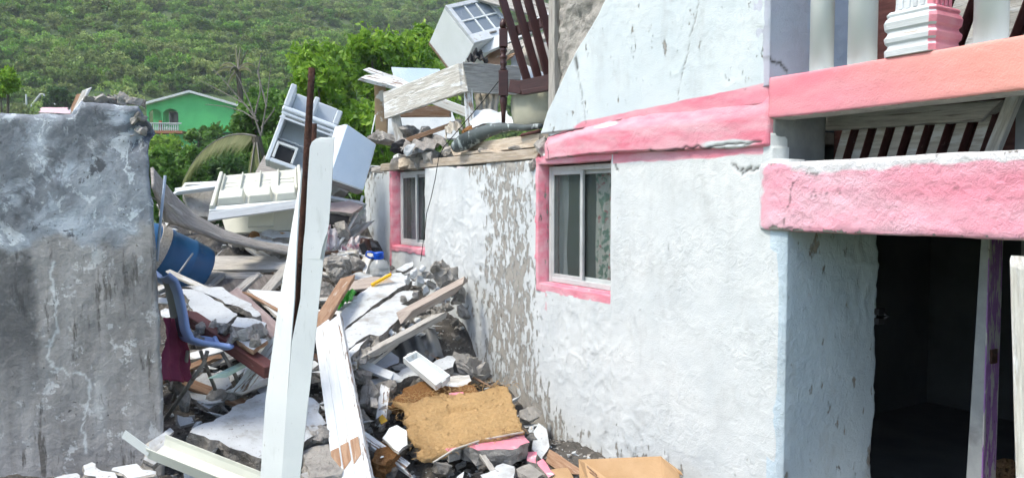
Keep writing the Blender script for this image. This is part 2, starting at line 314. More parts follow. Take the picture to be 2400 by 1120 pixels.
class M:
    def __init__(s): s.v = []; s.f = []; s.mi = []
    def add(s, vs, fs, mi=0):
        k = len(s.v); s.v += [Vector(v) for v in vs]
        for i, f in enumerate(fs): s.f.append([q + k for q in f]); s.mi.append(mi[i] if isinstance(mi, list) else mi)
        return s
    def box(s, c, size, rot=None, mi=0):
        x, y, z = [q / 2 for q in size]; c = Vector(c)
        vs = [Vector((a * x, b * y, d * z)) for a in (-1, 1) for b in (-1, 1) for d in (-1, 1)]
        if rot is not None: vs = [rot @ v for v in vs]
        return s.add([v + c for v in vs], [(0, 1, 3, 2), (4, 6, 7, 5), (0, 4, 5, 1), (2, 3, 7, 6), (0, 2, 6, 4), (1, 5, 7, 3)], mi)
    def b2(s, a, b, mi=0): return s.box([(p + q) / 2 for p, q in zip(a, b)], [abs(q - p) for p, q in zip(a, b)], None, mi)
    def bar(s, p0, p1, w, t, up=(0, 0, 1), mi=0):
        p0 = Vector(p0); p1 = Vector(p1); m = frame((p0 + p1) / 2, p1 - p0, up)
        return s.box((p0 + p1) / 2, ((p1 - p0).length, w, t), m.to_3x3(), mi)
    def tube(s, pts, rad, n=8, mi=0, cap=True):
        pts = [Vector(p) for p in pts]; k = len(pts)
        if not isinstance(rad, (list, tuple)): rad = [rad] * k
        d0 = (pts[1] - pts[0]).normalized(); u = d0.orthogonal().normalized(); vs = []; fs = []
        for i, p in enumerate(pts):
            d = (pts[min(i + 1, k - 1)] - pts[max(i - 1, 0)]).normalized()
            u = (u - d * u.dot(d)).normalized(); w = d.cross(u)
            for j in range(n):
                a = j / n * 2 * math.pi; vs.append(p + (u * math.cos(a) + w * math.sin(a)) * rad[i])
        for i in range(k - 1):
            for j in range(n): fs.append((i * n + j, i * n + (j + 1) % n, (i + 1) * n + (j + 1) % n, (i + 1) * n + j))
        if cap: fs += [tuple(range(n))[::-1], tuple(range((k - 1) * n, k * n))]
        return s.add(vs, fs, mi)
    def lathe(s, prof, n=16, mat=None, mi=0, sq=False):
        vs = []; fs = []; k = len(prof); mat = mat or Matrix()
        for r, z in prof:
            for j in range(n):
                a = (j + .5) / n * 2 * math.pi; q = 1
                if sq: q = 1 / max(abs(math.cos(a)), abs(math.sin(a)))
                vs.append(mat @ Vector((r * q * math.cos(a), r * q * math.sin(a), z)))
        for i in range(k - 1):
            for j in range(n): fs.append((i * n + j, i * n + (j + 1) % n, (i + 1) * n + (j + 1) % n, (i + 1) * n + j))
        fs += [tuple(range(n))[::-1], tuple(range((k - 1) * n, k * n))]
        return s.add(vs, fs, mi)
    def build(s, name, mats, parent=None, mat=None, bevel=0, smooth=False, centre=False):
        vs = s.v
        if centre:
            c = sum(vs, Vector()) / len(vs); vs = [v - c for v in vs]; mat = Matrix.Translation(c) @ (mat or Matrix()) if mat is None else mat @ Matrix.Translation(c)
        me = bpy.data.meshes.new(name); me.from_pydata([tuple(v) for v in vs], [], s.f); me.update()
        o = link(name, me, mats, parent, mat, bevel, smooth)
        if any(s.mi): me.polygons.foreach_set('material_index', s.mi)
        bm = bmesh.new(); bm.from_mesh(me); bmesh.ops.recalc_face_normals(bm, faces=bm.faces); bm.to_mesh(me); bm.free()
        return o
def ingo(parent, w):                        # world matrix -> matrix under a top-level parent
    return parent.matrix_basis.inverted() @ w if parent else w
# a board between two points: its own axis along the length so that grain follows it
def plank(name, p0, p1, w, t, mats='greywood', up=(0, 0, 1), parent=None, bevel=.004, seed=0, rough=0.0, taper=0, bend=0):
    p0 = Vector(p0); p1 = Vector(p1); L = (p1 - p0).length
    mt = frame((p0 + p1) / 2, p1 - p0, up); rng = random.Random(seed * 7 + int(L * 1000)); n = max(2, int(L / .12)); m = M(); vs = []; fs = []
    for i in range(n + 1):
        q = i / n; x = (q - .5) * L; e = rough * (4 if i in (0, n) else 1); ww = w * (1 - taper * q) / 2; bz = bend * (1 - (2 * q - 1) ** 2)
        for a, b in ((-1, -1), (1, -1), (1, 1), (-1, 1)):
            vs.append((x + (rng.uniform(-1, 1) * e * 2 if i in (0, n) else 0), a * ww + rng.uniform(-1, 1) * rough * w, b * t / 2 + bz + rng.uniform(-1, 1) * rough * t))
    for i in range(n):
        for j in range(4): fs.append((i * 4 + j, i * 4 + (j + 1) % 4, i * 4 + 4 + (j + 1) % 4, i * 4 + 4 + j))
    fs += [(3, 2, 1, 0), tuple(range(n * 4, n * 4 + 4))]
    m.add(vs, fs)
    return m.build(name, mats, parent, ingo(parent, mt), bevel)
# a plate with an outline given in space; broken edges when jit > 0; slots: 0 = face, 1 = sides and back
def plate(name, pts, t, mats, parent=None, jit=0, seg=.05, seed=1, bevel=0, away=None, rows=3, dome=0):
    pts = [Vector(p) for p in pts]; o = sum(pts, Vector()) / len(pts); nrm = Vector()
    for i, p in enumerate(pts): nrm += (p - o).cross(pts[(i + 1) % len(pts)] - o)
    nrm.normalize()
    ref = Vector(away) if away is not None else Vector((0, 0, EYE)) - o
    if nrm.dot(ref) < 0: nrm.negate(); pts.reverse()
    e = max(((pts[(i + 1) % len(pts)] - p) for i, p in enumerate(pts)), key=lambda q: q.length)
    mt = frame(o, e, nrm); inv = mt.inverted(); loc = [inv @ p for p in pts]; rng = random.Random(seed)
    ring = []; ph = rng.uniform(0, 6)
    for i, p in enumerate(loc):
        q = loc[(i + 1) % len(loc)]; k = max(1, int((q - p).length / seg)) if jit else 1
        nn = Vector((q.y - p.y, p.x - q.x)).normalized() if (q - p).length > 1e-6 else Vector((0, 0))
        for j in range(k):
            c = p.lerp(q, j / k); ph += rng.uniform(.3, 1.1); a = (1.1 * math.sin(ph) + .7 * math.sin(ph * 2.3 + 1) + rng.gauss(0, .35)) * jit * (.25 if j == 0 else 1)
            ring.append(Vector((c.x + nn.x * a, c.y + nn.y * a, 0 if not jit else c.z * .4)))
    n = len(ring); vs = list(ring); fs = [tuple(range(n))]; mi = [0]; cen = sum(ring, Vector()) / n
    R_ = rows if jit else 1
    for r in range(1, R_ + 1):
        for p in ring:
            k = r / R_; d = (p - cen); d.z = 0; dl = max(d.length, 1e-6)
            g = (rng.uniform(-.6, .9) * jit * 2.2) if jit else 0
            vs.append(Vector((p.x + d.x / dl * g, p.y + d.y / dl * g, p.z - t * (k + (rng.uniform(-.15, .15) if (jit and r == R_) else 0)))))
        for i in range(n): fs.append(((r - 1) * n + i, r * n + i, r * n + (i + 1) % n, (r - 1) * n + (i + 1) % n)); mi.append(1)
    fs.append(tuple(range(R_ * n, R_ * n + n))[::-1]); mi.append(1)
    if not isinstance(mats, (list, tuple)): mats = [mats]; mi = [0] * len(mi)
    m = M(); m.add(vs, fs, mi)
    return m.build(name, mats, parent, ingo(parent, mt), bevel)
def pp(*a): return [P(*q) for q in a]
# angular broken lumps
def hull_mesh(seed, n=13, sc=(1, 1, 1), sub=True, fine=False):
    rng = random.Random(seed); bm = bmesh.new()
    for i in range(n):
        d = Vector((rng.gauss(0, 1), rng.gauss(0, 1), rng.gauss(0, 1))).normalized() * rng.uniform(.75, 1)
        bm.verts.new((d.x * sc[0] * .5, d.y * sc[1] * .5, d.z * sc[2] * .5))
    r = bmesh.ops.convex_hull(bm, input=bm.verts)
    bmesh.ops.delete(bm, geom=[v for v in bm.verts if not v.link_faces], context='VERTS')
    if sub:
        bmesh.ops.subdivide_edges(bm, edges=bm.edges, cuts=1, use_grid_fill=True)
        for v in bm.verts: v.co += v.co.normalized() * rng.uniform(-.07, .05) * min(sc)
        if fine:
            bmesh.ops.triangulate(bm, faces=bm.faces); bmesh.ops.subdivide_edges(bm, edges=bm.edges, cuts=1, use_grid_fill=True); k = max(sc)
            for v in bm.verts:
                q = Vector((v.co.x / k, v.co.y / k, v.co.z / k)); v.co += v.co.normalized() * (noise.noise(q * 4 + Vector((seed, 0, 0))) * .10 + noise.noise(q * 11 + Vector((seed, 3, 0))) * .05) * min(sc)
    bmesh.ops.recalc_face_normals(bm, faces=bm.faces)
    me = bpy.data.meshes.new('chunk'); bm.to_mesh(me); bm.free(); return me
def lump(name, c, size, mats='rock', seed=0, rot=(0, 0, 0), parent=None, n=16):
    me = hull_mesh(seed, n, size, True, True)
    o = link(name, me, mats, parent, ingo(parent, Matrix.Translation(c) @ Euler(rot).to_matrix().to_4x4()))
    return o
def grid_obj(name, V, mats, parent, attrs=None, keep=None, smooth=True, mat=None, rim=None, thick=None):
    """V: (nu,nv,3) array. keep: (nu-1,nv-1) bool. rim: vector by which the open borders are extruded."""
    nu, nv = V.shape[:2]; idx = np.arange(nu * nv).reshape(nu, nv)
    q = np.stack([idx[:-1, :-1], idx[1:, :-1], idx[1:, 1:], idx[:-1, 1:]], -1)
    q = q[keep] if keep is not None else q.reshape(-1, 4)
    vs = V.reshape(-1, 3); at = {k: np.asarray(a, float).reshape(-1) for k, a in (attrs or {}).items()}
    used = np.unique(q); remap = -np.ones(len(vs), int); remap[used] = np.arange(len(used)); vs = vs[used]; q = remap[q]; at = {k: a[used] for k, a in at.items()}
    faces = q
    if rim is not None:
        e = np.concatenate([q[:, [0, 1]], q[:, [1, 2]], q[:, [2, 3]], q[:, [3, 0]]]); es = np.sort(e, 1)
        _, first, cnt = np.unique(es[:, 0] * (len(vs) + 1) + es[:, 1], return_index=True, return_counts=True)
        be = e[first[cnt == 1]]; bv = np.unique(be); m2 = -np.ones(len(vs), int); m2[bv] = len(vs) + np.arange(len(bv))
        nvs = vs[bv] + np.asarray(rim) if not callable(rim) else rim(vs[bv])
        faces = np.concatenate([q, np.stack([be[:, 1], be[:, 0], m2[be[:, 0]], m2[be[:, 1]]], -1)])
        vs = np.concatenate([vs, nvs]); at = {k: np.concatenate([a, a[bv]]) for k, a in at.items()}
    me = bpy.data.meshes.new(name); me.from_pydata(vs.tolist(), [], faces.tolist()); me.update()
    for k, a in at.items():
        l = me.attributes.new(k, 'FLOAT', 'POINT'); l.data.foreach_set('value', a.astype(np.float32))
    o = link(name, me, mats, parent, mat, 0, smooth)
    return o
def dist_poly(S, Z, pts):                  # distance of every grid point to a polyline
    d = np.full(S.shape, 9.0)
    for (a, b), (c, e) in zip(pts[:-1], pts[1:]):
        L2 = (c - a) ** 2 + (e - b) ** 2 + 1e-9; t = np.clip(((S - a) * (c - a) + (Z - b) * (e - b)) / L2, 0, 1)
        d = np.minimum(d, np.hypot(S - a - t * (c - a), Z - b - t * (e - b)))
    return d
def wiggle(pts, n=10, amp=.012, seed=0):
    rng = random.Random(seed); out = []
    for (a, b), (c, e) in zip(pts[:-1], pts[1:]):
        for k in range(n):
            t = k / n; out.append((a + (c - a) * t + rng.gauss(0, amp), b + (e - b) * t + rng.gauss(0, amp)))
    return out + [pts[-1]]

# ================================================================ the ground
def terrain_z(x, y):
    x = np.asarray(x, float); y = np.asarray(y, float)
    z = np.where(y < 14, 0, np.where(y < 70, (y - 14) * .062, 3.47 + (y - 70) * .385))
    z = z + sstep(40, 95, y) * np.clip(-x - 26, 0, 200) * .13
    z = z + sstep(45, 90, y) * (fbm(x / 40, y / 40, 5, 3) * 14) * sstep(70, 130, y) + sstep(20, 50, y) * fbm(x / 9, y / 9, 7, 3) * 1.2
    return z
def ground():
    xs = np.concatenate([np.linspace(-420, -60, 50), np.linspace(-58, 40, 120), np.linspace(43, 420, 50)])
    ys = np.concatenate([np.linspace(-40, 14, 25), np.linspace(15, 140, 130), np.linspace(143, 700, 110)])
    X, Y = np.meshgrid(xs, ys, indexing='ij'); Z = terrain_z(X, Y) - .03 - .15 * sstep(14, 12, Y)
    m = surf('hill_ground', (.06, .115, .035), (.10, .15, .05), .12, c3=(.24, .215, .12), s3=.07, lo3=.60, hi3=.72, bump=.8, bscale=2, bdist=.3, vary=0)
    o = grid_obj('terrain', np.stack([X, Y, Z], -1), m, None); tag(o, kind='structure')
ground()

# ---------------------------------------------------------------- foliage helpers
def leaf_quads(rng, cen, size, up=.35, tint=None):
    """cen (n,3) -> verts (n*4,3), quads; each leaf a slightly folded diamond"""
    n = len(cen); a = rng.normal(size=(n, 3)); a /= np.linalg.norm(a, axis=1)[:, None]
    b = rng.normal(size=(n, 3)); b[:, 2] += up; b -= a * (a * b).sum(1)[:, None]; b /= np.linalg.norm(b, axis=1)[:, None] + 1e-6
    L = size * rng.uniform(.6, 1.3, (n, 1)); Wd = L * .42
    p = np.stack([cen - a * L * .5, cen + b * Wd * .5, cen + a * L * .5, cen - b * Wd * .5], 1)
    return p.reshape(-1, 3), np.arange(n * 4).reshape(n, 4)
def leaf_mesh(name, verts, quads, tint):
    me = bpy.data.meshes.new(name); me.vertices.add(len(verts)); me.vertices.foreach_set('co', verts.astype(np.float32).ravel())
    me.loops.add(quads.size); me.loops.foreach_set('vertex_index', quads.ravel().astype(np.int32))
    me.polygons.add(len(quads)); me.polygons.foreach_set('loop_start', np.arange(0, quads.size, 4, dtype=np.int32))
    me.update(calc_edges=True)
    l = me.attributes.new('tint', 'FLOAT', 'POINT'); l.data.foreach_set('value', np.clip(tint, 0, 1).astype(np.float32))
    return me
def crown_points(rng, blobs, n):
    """leaf centres bunched into twig clumps on the shells of the blobs"""
    w = np.array([b[1] ** 2 for b in blobs]); w = w / w.sum(); out = []; tint = []
    nclump = max(40, n // 26)
    which = rng.choice(len(blobs), nclump, p=w)
    for k in which:
        c, r = blobs[k]; d = rng.normal(size=3); d /= np.linalg.norm(d); d[2] = abs(d[2]) * (1 if rng.random() < .72 else -1)
        rad = r * rng.uniform(.55, 1.08) ** .7; cc = np.array(c) + d * rad * np.array([1, 1, .82])
        cr = r * rng.uniform(.14, .30); m = int(26 * rng.uniform(.6, 1.4)); q = rng.normal(size=(m, 3)) * cr * .55
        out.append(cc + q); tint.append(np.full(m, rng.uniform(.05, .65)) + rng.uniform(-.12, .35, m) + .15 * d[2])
    return np.concatenate(out), np.concatenate(tint)
def tree(name, label, base, h, r, nl, ls, leaf, cat='tree', seed=0, nb=9, group=None, squash=1.0, trunk_r=.12, low=.35):
    rng = np.random.default_rng(seed); base = Vector(base); t = thing(name, label, cat, base, group=group); blobs = []
    for k in range(nb):
        a = rng.uniform(0, 6.283); q = math.sqrt(rng.uniform(0, 1)) * r * .72; zz = h * (low + (1 - low) * rng.uniform(.12, .88))
        blobs.append(((q * math.cos(a), q * math.sin(a), zz), r * rng.uniform(.30, .55)))
    m = M(); top = Vector((rng.uniform(-.2, .2) * r, 0, h * .7))
    m.tube([Vector((0, 0, -.4)), Vector((.05 * r, .02, h * .3)), top], [trunk_r, trunk_r * .75, trunk_r * .3], 7)
    for c, br in blobs:
        st = Vector((0, 0, h * .12)).lerp(top, rng.uniform(.3, .8)); e = Vector(c); mid = st.lerp(e, .5) + Vector((rng.uniform(-.1, .1) * r, rng.uniform(-.1, .1) * r, -.05 * h))
        m.tube([st, mid, e], [trunk_r * .4, trunk_r * .26, trunk_r * .1], 5)
    m.build('trunk', 'bark', t)
    pts, tint = crown_points(rng, blobs, nl)
    v, q = leaf_quads(rng, pts, ls); me = leaf_mesh('crown', v, q, np.repeat(tint, 4)); link('crown', me, leaf, t)
    return t

# ---------------------------------------------------------------- the scrub of the far hillside: one mass, instanced bushes
def hillside():
    rng = np.random.default_rng(3); protos = []
    for k in range(5):
        blobs = [((rng.uniform(-.5, .5), rng.uniform(-.5, .5), rng.uniform(.3, .75)), rng.uniform(.35, .6)) for _ in range(4)]
        pts, tint = crown_points(rng, blobs, 700); v, q = leaf_quads(rng, pts, .19, .5)
        me = leaf_mesh('scrub_bush', v, q, np.repeat(tint, 4)); me.materials.append(MT['hillleaf'])
        protos.append(bpy.data.objects.new('scrub_bush', me))
    n = 40000; y = 62 + 260 * rng.uniform(0, 1, n) ** 1.25; x = rng.uniform(-1, .75, n) * (y * .85 + 10)
    # the clearing on the left and the plot of the green house stay open
    dens = fbm(x / 14, y / 14, 21, 3)
    keep = (dens > -.22) & ~((x < -38) & (x > -66) & (y > 78) & (y < 90) & (rng.uniform(0, 1, n) < .8)) & ~((np.abs(x + 32.5) < 8) & (y < 92))
    x = x[keep]; y = y[keep]; z = terrain_z(x, y) - .25
    me = bpy.data.meshes.new('hillside_scrub'); me.from_pydata(np.stack([x, y, z], -1).tolist(), [], [])
    sc = me.attributes.new('sc', 'FLOAT', 'POINT'); sc.data.foreach_set('value', (.5 + 1.9 * rng.uniform(0, 1, len(x)) ** 3) * (.75 + .5 * vn(x / 11, y / 11, 41)).astype(np.float32))
    o = bpy.data.objects.new('hillside_scrub', me); C.objects.link(o); tag(o, 'dense green scrub covering the steep hillside', 'scrub', kind='stuff')
    ng = bpy.data.node_groups.new('scatter', 'GeometryNodeTree'); ng.interface.new_socket('Geometry', in_out='INPUT', socket_type='NodeSocketGeometry'); ng.interface.new_socket('Geometry', in_out='OUTPUT', socket_type='NodeSocketGeometry')
    N = ng.nodes; L = ng.links; gi = N.new('NodeGroupInput'); go = N.new('NodeGroupOutput')
    g2i = N.new('GeometryNodeGeometryToInstance')
    for p in reversed(protos):
        oi = N.new('GeometryNodeObjectInfo'); oi.inputs['Object'].default_value = p; oi.inputs['As Instance'].default_value = True
        L.new(oi.outputs['Geometry'], g2i.inputs[0])
    ip = N.new('GeometryNodeInstanceOnPoints'); m2p = N.new('GeometryNodeMeshToPoints')
    L.new(gi.outputs[0], m2p.inputs[0]); L.new(m2p.outputs[0], ip.inputs['Points']); L.new(g2i.outputs[0], ip.inputs['Instance'])
    ip.inputs['Pick Instance'].default_value = True
    rv = N.new('FunctionNodeRandomValue'); rv.data_type = 'INT'; rv.inputs[4].default_value = 0; rv.inputs[5].default_value = 4; L.new(rv.outputs[2], ip.inputs['Instance Index'])
    rr = N.new('FunctionNodeRandomValue'); rr.data_type = 'FLOAT_VECTOR'; rr.inputs[0].default_value = (-.15, -.15, 0); rr.inputs[1].default_value = (.15, .15, 6.28); L.new(rr.outputs[0], ip.inputs['Rotation'])
    na = N.new('GeometryNodeInputNamedAttribute'); na.inputs[0].default_value = 'sc'; L.new(na.outputs[0], ip.inputs['Scale'])
    L.new(ip.outputs[0], go.inputs[0]); md = o.modifiers.new('scatter', 'NODES'); md.node_group = ng
hillside()

# ---------------------------------------------------------------- the green house across the valley
def green_house():
    Y = 77.0; u = Y / 1800
    z0 = float(P(455, 400, Y).z); zf = P(455, 309, Y).z - z0; ze = P(455, 246, Y).z - z0; za = P(455, 220, Y).z - z0
    t = thing('green_house', 'bright green two-storey house with white gable roof on the hillside', 'house', (P(452, 400, Y).x, Y, z0), (0, 0, R(4)))
    hw = 4.35
    def arch(cx, w, zb, zt, n=10):
        r = w / 2; return [(cx - r, zb)] + [(cx - r * math.cos(k / n * math.pi), zt - r * .8 + r * .8 * math.sin(k / n * math.pi)) for k in range(n + 1)] + [(cx + r, zb)]
    out = [(-hw, zf), ] + arch(-3.55, 1.25, zf, ze - .45) + arch(-2.05, 1.5, zf, ze - .4) + [(-1.2, zf), (hw, zf), (hw, ze), (0, za), (-hw, ze)]
    m = M(); n = len(out); m.add([(x, 0, z) for x, z in out] + [(x, .25, z) for x, z in out], [tuple(range(n)), tuple(range(n, 2 * n))[::-1]] + [(i, (i + 1) % n, n + (i + 1) % n, n + i) for i in range(n)])
    m.build('gable_wall', 'ghouse', t)
    M().b2((-hw, 1.6, zf), (hw, 1.8, ze)).build('back_wall', 'ghouse', t)
    m = M(); m.b2((-hw, 0, 0), (-hw + .3, 5, zf - .2)); m.b2((hw - .3, 0, 0), (hw, 5, ze)); m.b2((-hw + .3, .8, 0), (hw - .3, 1.0, zf - .2)); m.build('lower_wall', 'ghouse', t)
    for sgn in (-1, 1):
        p = M(); p.bar((sgn * (hw + .5), 2.6, ze - .12), (0, 2.6, za + .16), 6.4, .22, (0, 0, 1)); o = p.build('roof', 'gtrim', t)
    M().b2((-hw - .2, -1.0, zf - .25), (-.6, .3, zf)).build('balcony_floor', 'terra', t)
    for k in range(17):
        x = -hw - .05 + k * .21
        M().lathe([(.05, zf), (.075, zf + .2), (.04, zf + .45), (.07, zf + .68)], 6, Matrix.Translation((x, -.9, 0))).build('baluster', 'gtrim', t)
    M().b2((-hw - .2, -1.0, zf + .69), (-.7, -.8, zf + .78)).build('handrail', 'gtrim', t)
    M().b2((-2.9, -.78, zf - 2), (-2.65, -.55, zf + 1)).build('post', 'terra', t)
    w = M().b2((-2.75, 1.5, zf + .8), (-1.25, 1.58, ze - .5)).build('window', 'gtrim', t); M().b2((-2.68, 1.46, zf + .9), (-1.32, 1.49, ze - .6)).build('pane', 'darkpane', w)
    M().b2((-3.75, 1.5, zf), (-3.05, 1.58, zf + 1.95)).build('door', 'ghouse', t)
    for x in (-3.4, -1.9): 
        w = M().b2((x, .70, .9), (x + 1.1, .79, 2.4)).build('window', 'gtrim', t)
        M().b2((x + .08, .66, 1.0), (x + 1.02, .69, 2.3)).build('pane', 'darkpane', w)
        for k in range(5): M().b2((x + .1 + k * .2, .62, 1.0), (x + .13 + k * .2, .65, 2.3)).build('window_bar', 'gtrim', w)
green_house()

# white garden fence and a bent frame on the clearing at the left
def far_fence():
    a = P(2, 277, 84); b = P(60, 262, 84); t = thing('white_fence', 'white baluster fence on the grassy slope at far left', 'fence', a)
    n = 9
    for k in range(n):
        p = (b - a) * (k / (n - 1)); M().b2((p.x - .1, -.06, p.z - .7), (p.x + .1, .06, p.z + .72)).build('picket', 'gtrim', t)
    M().bar((0, 0, .8), (b - a) + Vector((0, 0, .8)), .2, .14).build('rail', 'gtrim', t)
    g = thing('pipe_frame', 'bent white pipe frame standing on the grassy slope', 'frame', P(73, 256, 80))
    o = P(73, 256, 80); pts = [P(73, 258, 80) - o, P(75, 246, 80) - o, P(95, 221, 80) - o, P(103, 221, 80) - o, P(104, 256, 80) - o]
    M().tube(pts, .1, 6).build('pipe', 'gtrim', g)
    tag(M().tube([P(62, 246, 82), P(61, 221, 82)], .09, 6).build('fence_post', 'gtrim', None, centre=True), 'single white post left of the bent pipe frame', 'post')
    s = thing('shed', 'small low white-roofed shed behind the grey wall', 'shed', P(140, 262, 70))
    M().bar((-1.1, 0, -.1), (.05, 0, .68), 2, .12).build('roof_slope', 'gtrim', s); M().bar((-.05, 0, .68), (1.1, 0, -.1), 2, .12).build('roof_slope', 'gtrim', s)
    M().b2((-.9, -.8, -1.5), (.9, .8, .02)).build('wall', 'greywood', s)
far_fence()

# ---------------------------------------------------------------- trees between the ruin and the hill
def gz(x, y): return float(terrain_z(x, y))
def tree_at(px, pyb_top, Y, wpx, label, leaf, nl, ls, seed, name='tree', nb=10, low=.2, trunk_r=.15, sink=0.0, cat='tree'):
    top = P(px, pyb_top, Y); b = Vector((top.x, Y, gz(top.x, Y))); h = top.z - b.z; r = wpx / 1800 * Y / 2
    return tree(name, label, b, h, r, nl, ls, leaf, cat, seed, nb, low=low, trunk_r=trunk_r)
tree_at(920, 62, 21, 300, 'large bright green leafy tree rising behind the wooden frame and cabinet', 'leafbright', 20000, .20, 11, nb=16, low=.35, trunk_r=.2)
tree_at(790, 140, 17, 190, 'bright yellow-green leafy tree directly behind the white refrigerator', 'leafbright', 12000, .17, 12, nb=12, low=.3)
tree_at(985, 45, 26, 120, 'sunlit light green treetop beside the tilted cabinet', 'leafbright', 6000, .2, 13, nb=8, low=.6)
tree_at(640, 205, 24, 210, 'dense dark green bushy tree left of the refrigerator', 'leafmid', 14000, .19, 14, nb=14, low=.15)
tree_at(632, 165, 34, 130, 'tall thin olive green tree in front of the hillside', 'leafmid', 6000, .30, 15, nb=12, low=.15)
tree_at(470, 292, 40, 110, 'dark green tree growing in front of the green house', 'leafmid', 4500, .36, 16, nb=9, low=.1)
tree_at(560, 300, 20, 190, 'thick dark green shrub above the cream refrigerator door', 'leafdark', 12000, .15, 17, nb=12, low=.1)
tree_at(420, 320, 19, 150, 'leafy green shrub just right of the grey wall', 'leafmid', 10000, .14, 18, nb=10, low=.1)
tree_at(700, 280, 15, 130, 'young light green tree with sparse leaves by the refrigerator side', 'leafmid', 3000, .2, 19, nb=7, low=.3)
tree_at(140, 150, 62, 100, 'round dark green tree standing on the clearing behind the grey wall', 'leafdark', 5000, .5, 20, nb=10, low=.15)
tree_at(8, 140, 20, 70, 'bright green branch tips at the far left edge', 'leafbright', 1300, .3, 21, nb=5, low=.5)
tree_at(620, 240, 30, 120, 'mid green tree beyond the right end of the green house', 'leafmid', 3500, .3, 22, nb=8, low=.25)

def palm(label, base, crown, fronds, seed, L=2.2):
    rng = random.Random(seed); t = thing('palm_tree', label, 'palm', base); base = Vector(base); cr = Vector(crown) - base
    M().tube([(0, 0, -.3), cr * .5 + Vector((.15, 0, 0)), cr], [.16, .12, .1], 8).build('trunk', 'bark', t)
    for k, (az, el, ln, droop) in enumerate(fronds):
        d = Vector((math.cos(az) * math.cos(el), math.sin(az) * math.cos(el), math.sin(el))); pts = []; p = cr.copy(); n = 16
        for i in range(n + 1):
            pts.append(p.copy()); p = p + d * (ln / n); d = (d + Vector((0, 0, -droop / n))).normalized()
        m = M(); m.tube(pts, [.016 * (1 - i / n) + .005 for i in range(n + 1)], 5); vs = []; fs = []; ti = []
        for i in range(2, n * 5):
            q = i / (n * 5); j = min(int(q * n), n - 1); o = pts[j].lerp(pts[j + 1], q * n - j); dd = (pts[j + 1] - pts[j]).normalized(); side = dd.cross(Vector((0, 0, 1))).normalized()
            for sg in (-1, 1):
                l = ln * .30 * (1 - .6 * q) * rng.uniform(.7, 1.15); tip = o + side * sg * l * .35 + dd * l * .45 + Vector((0, 0, -l * .8)); w = dd * .022
                m.add([o - w, o + w, tip], [(0, 1, 2)], 1)
        o = m.build('frond', ['deadbark', 'leafdry'], t)
        l = o.data.attributes.new('tint', 'FLOAT', 'POINT'); l.data.foreach_set('value', [rng.uniform(0, 1) for _ in range(len(o.data.vertices))])
c = P(600, 320, 16)
palm('palm with long drooping dry fronds between the grey wall and refrigerator', (c.x + .2, 16.4, gz(c.x, 16)), c, [(R(178), R(14), 2.0, 1.9), (R(265), R(-65), 1.1, .4), (R(300), R(-60), 1.0, .5)], 2)
c = P(558, 165, 30)
palm('small shaggy palm crown rising above the trees against the hill', (c.x, 30.5, gz(c.x, 30)), c, [(R(80), R(80), 1.0, .3), (R(170), R(60), .9, 2.2), (R(10), R(65), .8, 2.4), (R(200), R(30), .9, 1.6), (R(-20), R(35), .7, 1.7), (R(120), R(75), 1.0, .6), (R(60), R(70), 1.0, .8), (R(260), R(40), .8, 2.6), (R(230), R(-30), .9, 1.6)], 3)
def dead_tree():
    b = P(610, 330, 22); t = thing('dead_tree', 'bare dead grey branches sticking up among the trees', 'branches', b)
    br = [[(612, 320), (585, 240), (560, 185), (548, 165)], [(612, 320), (625, 240), (632, 180), (636, 150)], [(600, 280), (575, 245), (520, 215), (470, 190)], [(605, 285), (570, 262), (530, 250), (480, 245)],
          [(625, 250), (604, 170), (612, 130)], [(612, 300), (640, 262), (650, 240)], [(600, 275), (560, 230), (515, 178), (495, 160)], [(598, 268), (610, 215), (607, 165)]]
    for i, pl in enumerate(br):
        M().tube([P(x, y, 22 + .3 * (i % 3 - 1)) - b for x, y in pl], [.026, .018, .012, .007][:len(pl)], 5).build('branch', 'deadbark', t)
dead_tree()
tree_at(850, 105, 23, 260, 'wide sunlit green tree between refrigerator and wooden trestle', 'leafbright', 18000, .2, 28, nb=16, low=.25)
tree_at(700, 200, 27, 200, 'leafy light green tree rising behind the crooked refrigerator', 'leafmid', 14000, .22, 29, nb=14, low=.15)
tree_at(392, 330, 17, 130, 'low leafy bush at the right edge of the grey wall', 'leafmid', 9000, .13, 23, nb=12, low=.05)
tree_at(405, 318, 46, 150, 'round green bush below the balcony of the green house', 'leafbright', 7000, .3, 24, nb=12, low=.05)
tree_at(660, 225, 19, 150, 'dense bright bush left of the crooked refrigerator', 'leafmid', 12000, .16, 25, nb=14, low=.1)
tree_at(505, 296, 26, 170, 'broad green tree under the right half of the green house', 'leafmid', 12000, .2, 26, nb=14, low=.08)
tree_at(628, 250, 30, 150, 'shaded green tree behind the bare dead branches', 'leafmid', 10000, .24, 27, nb=13, low=.08)

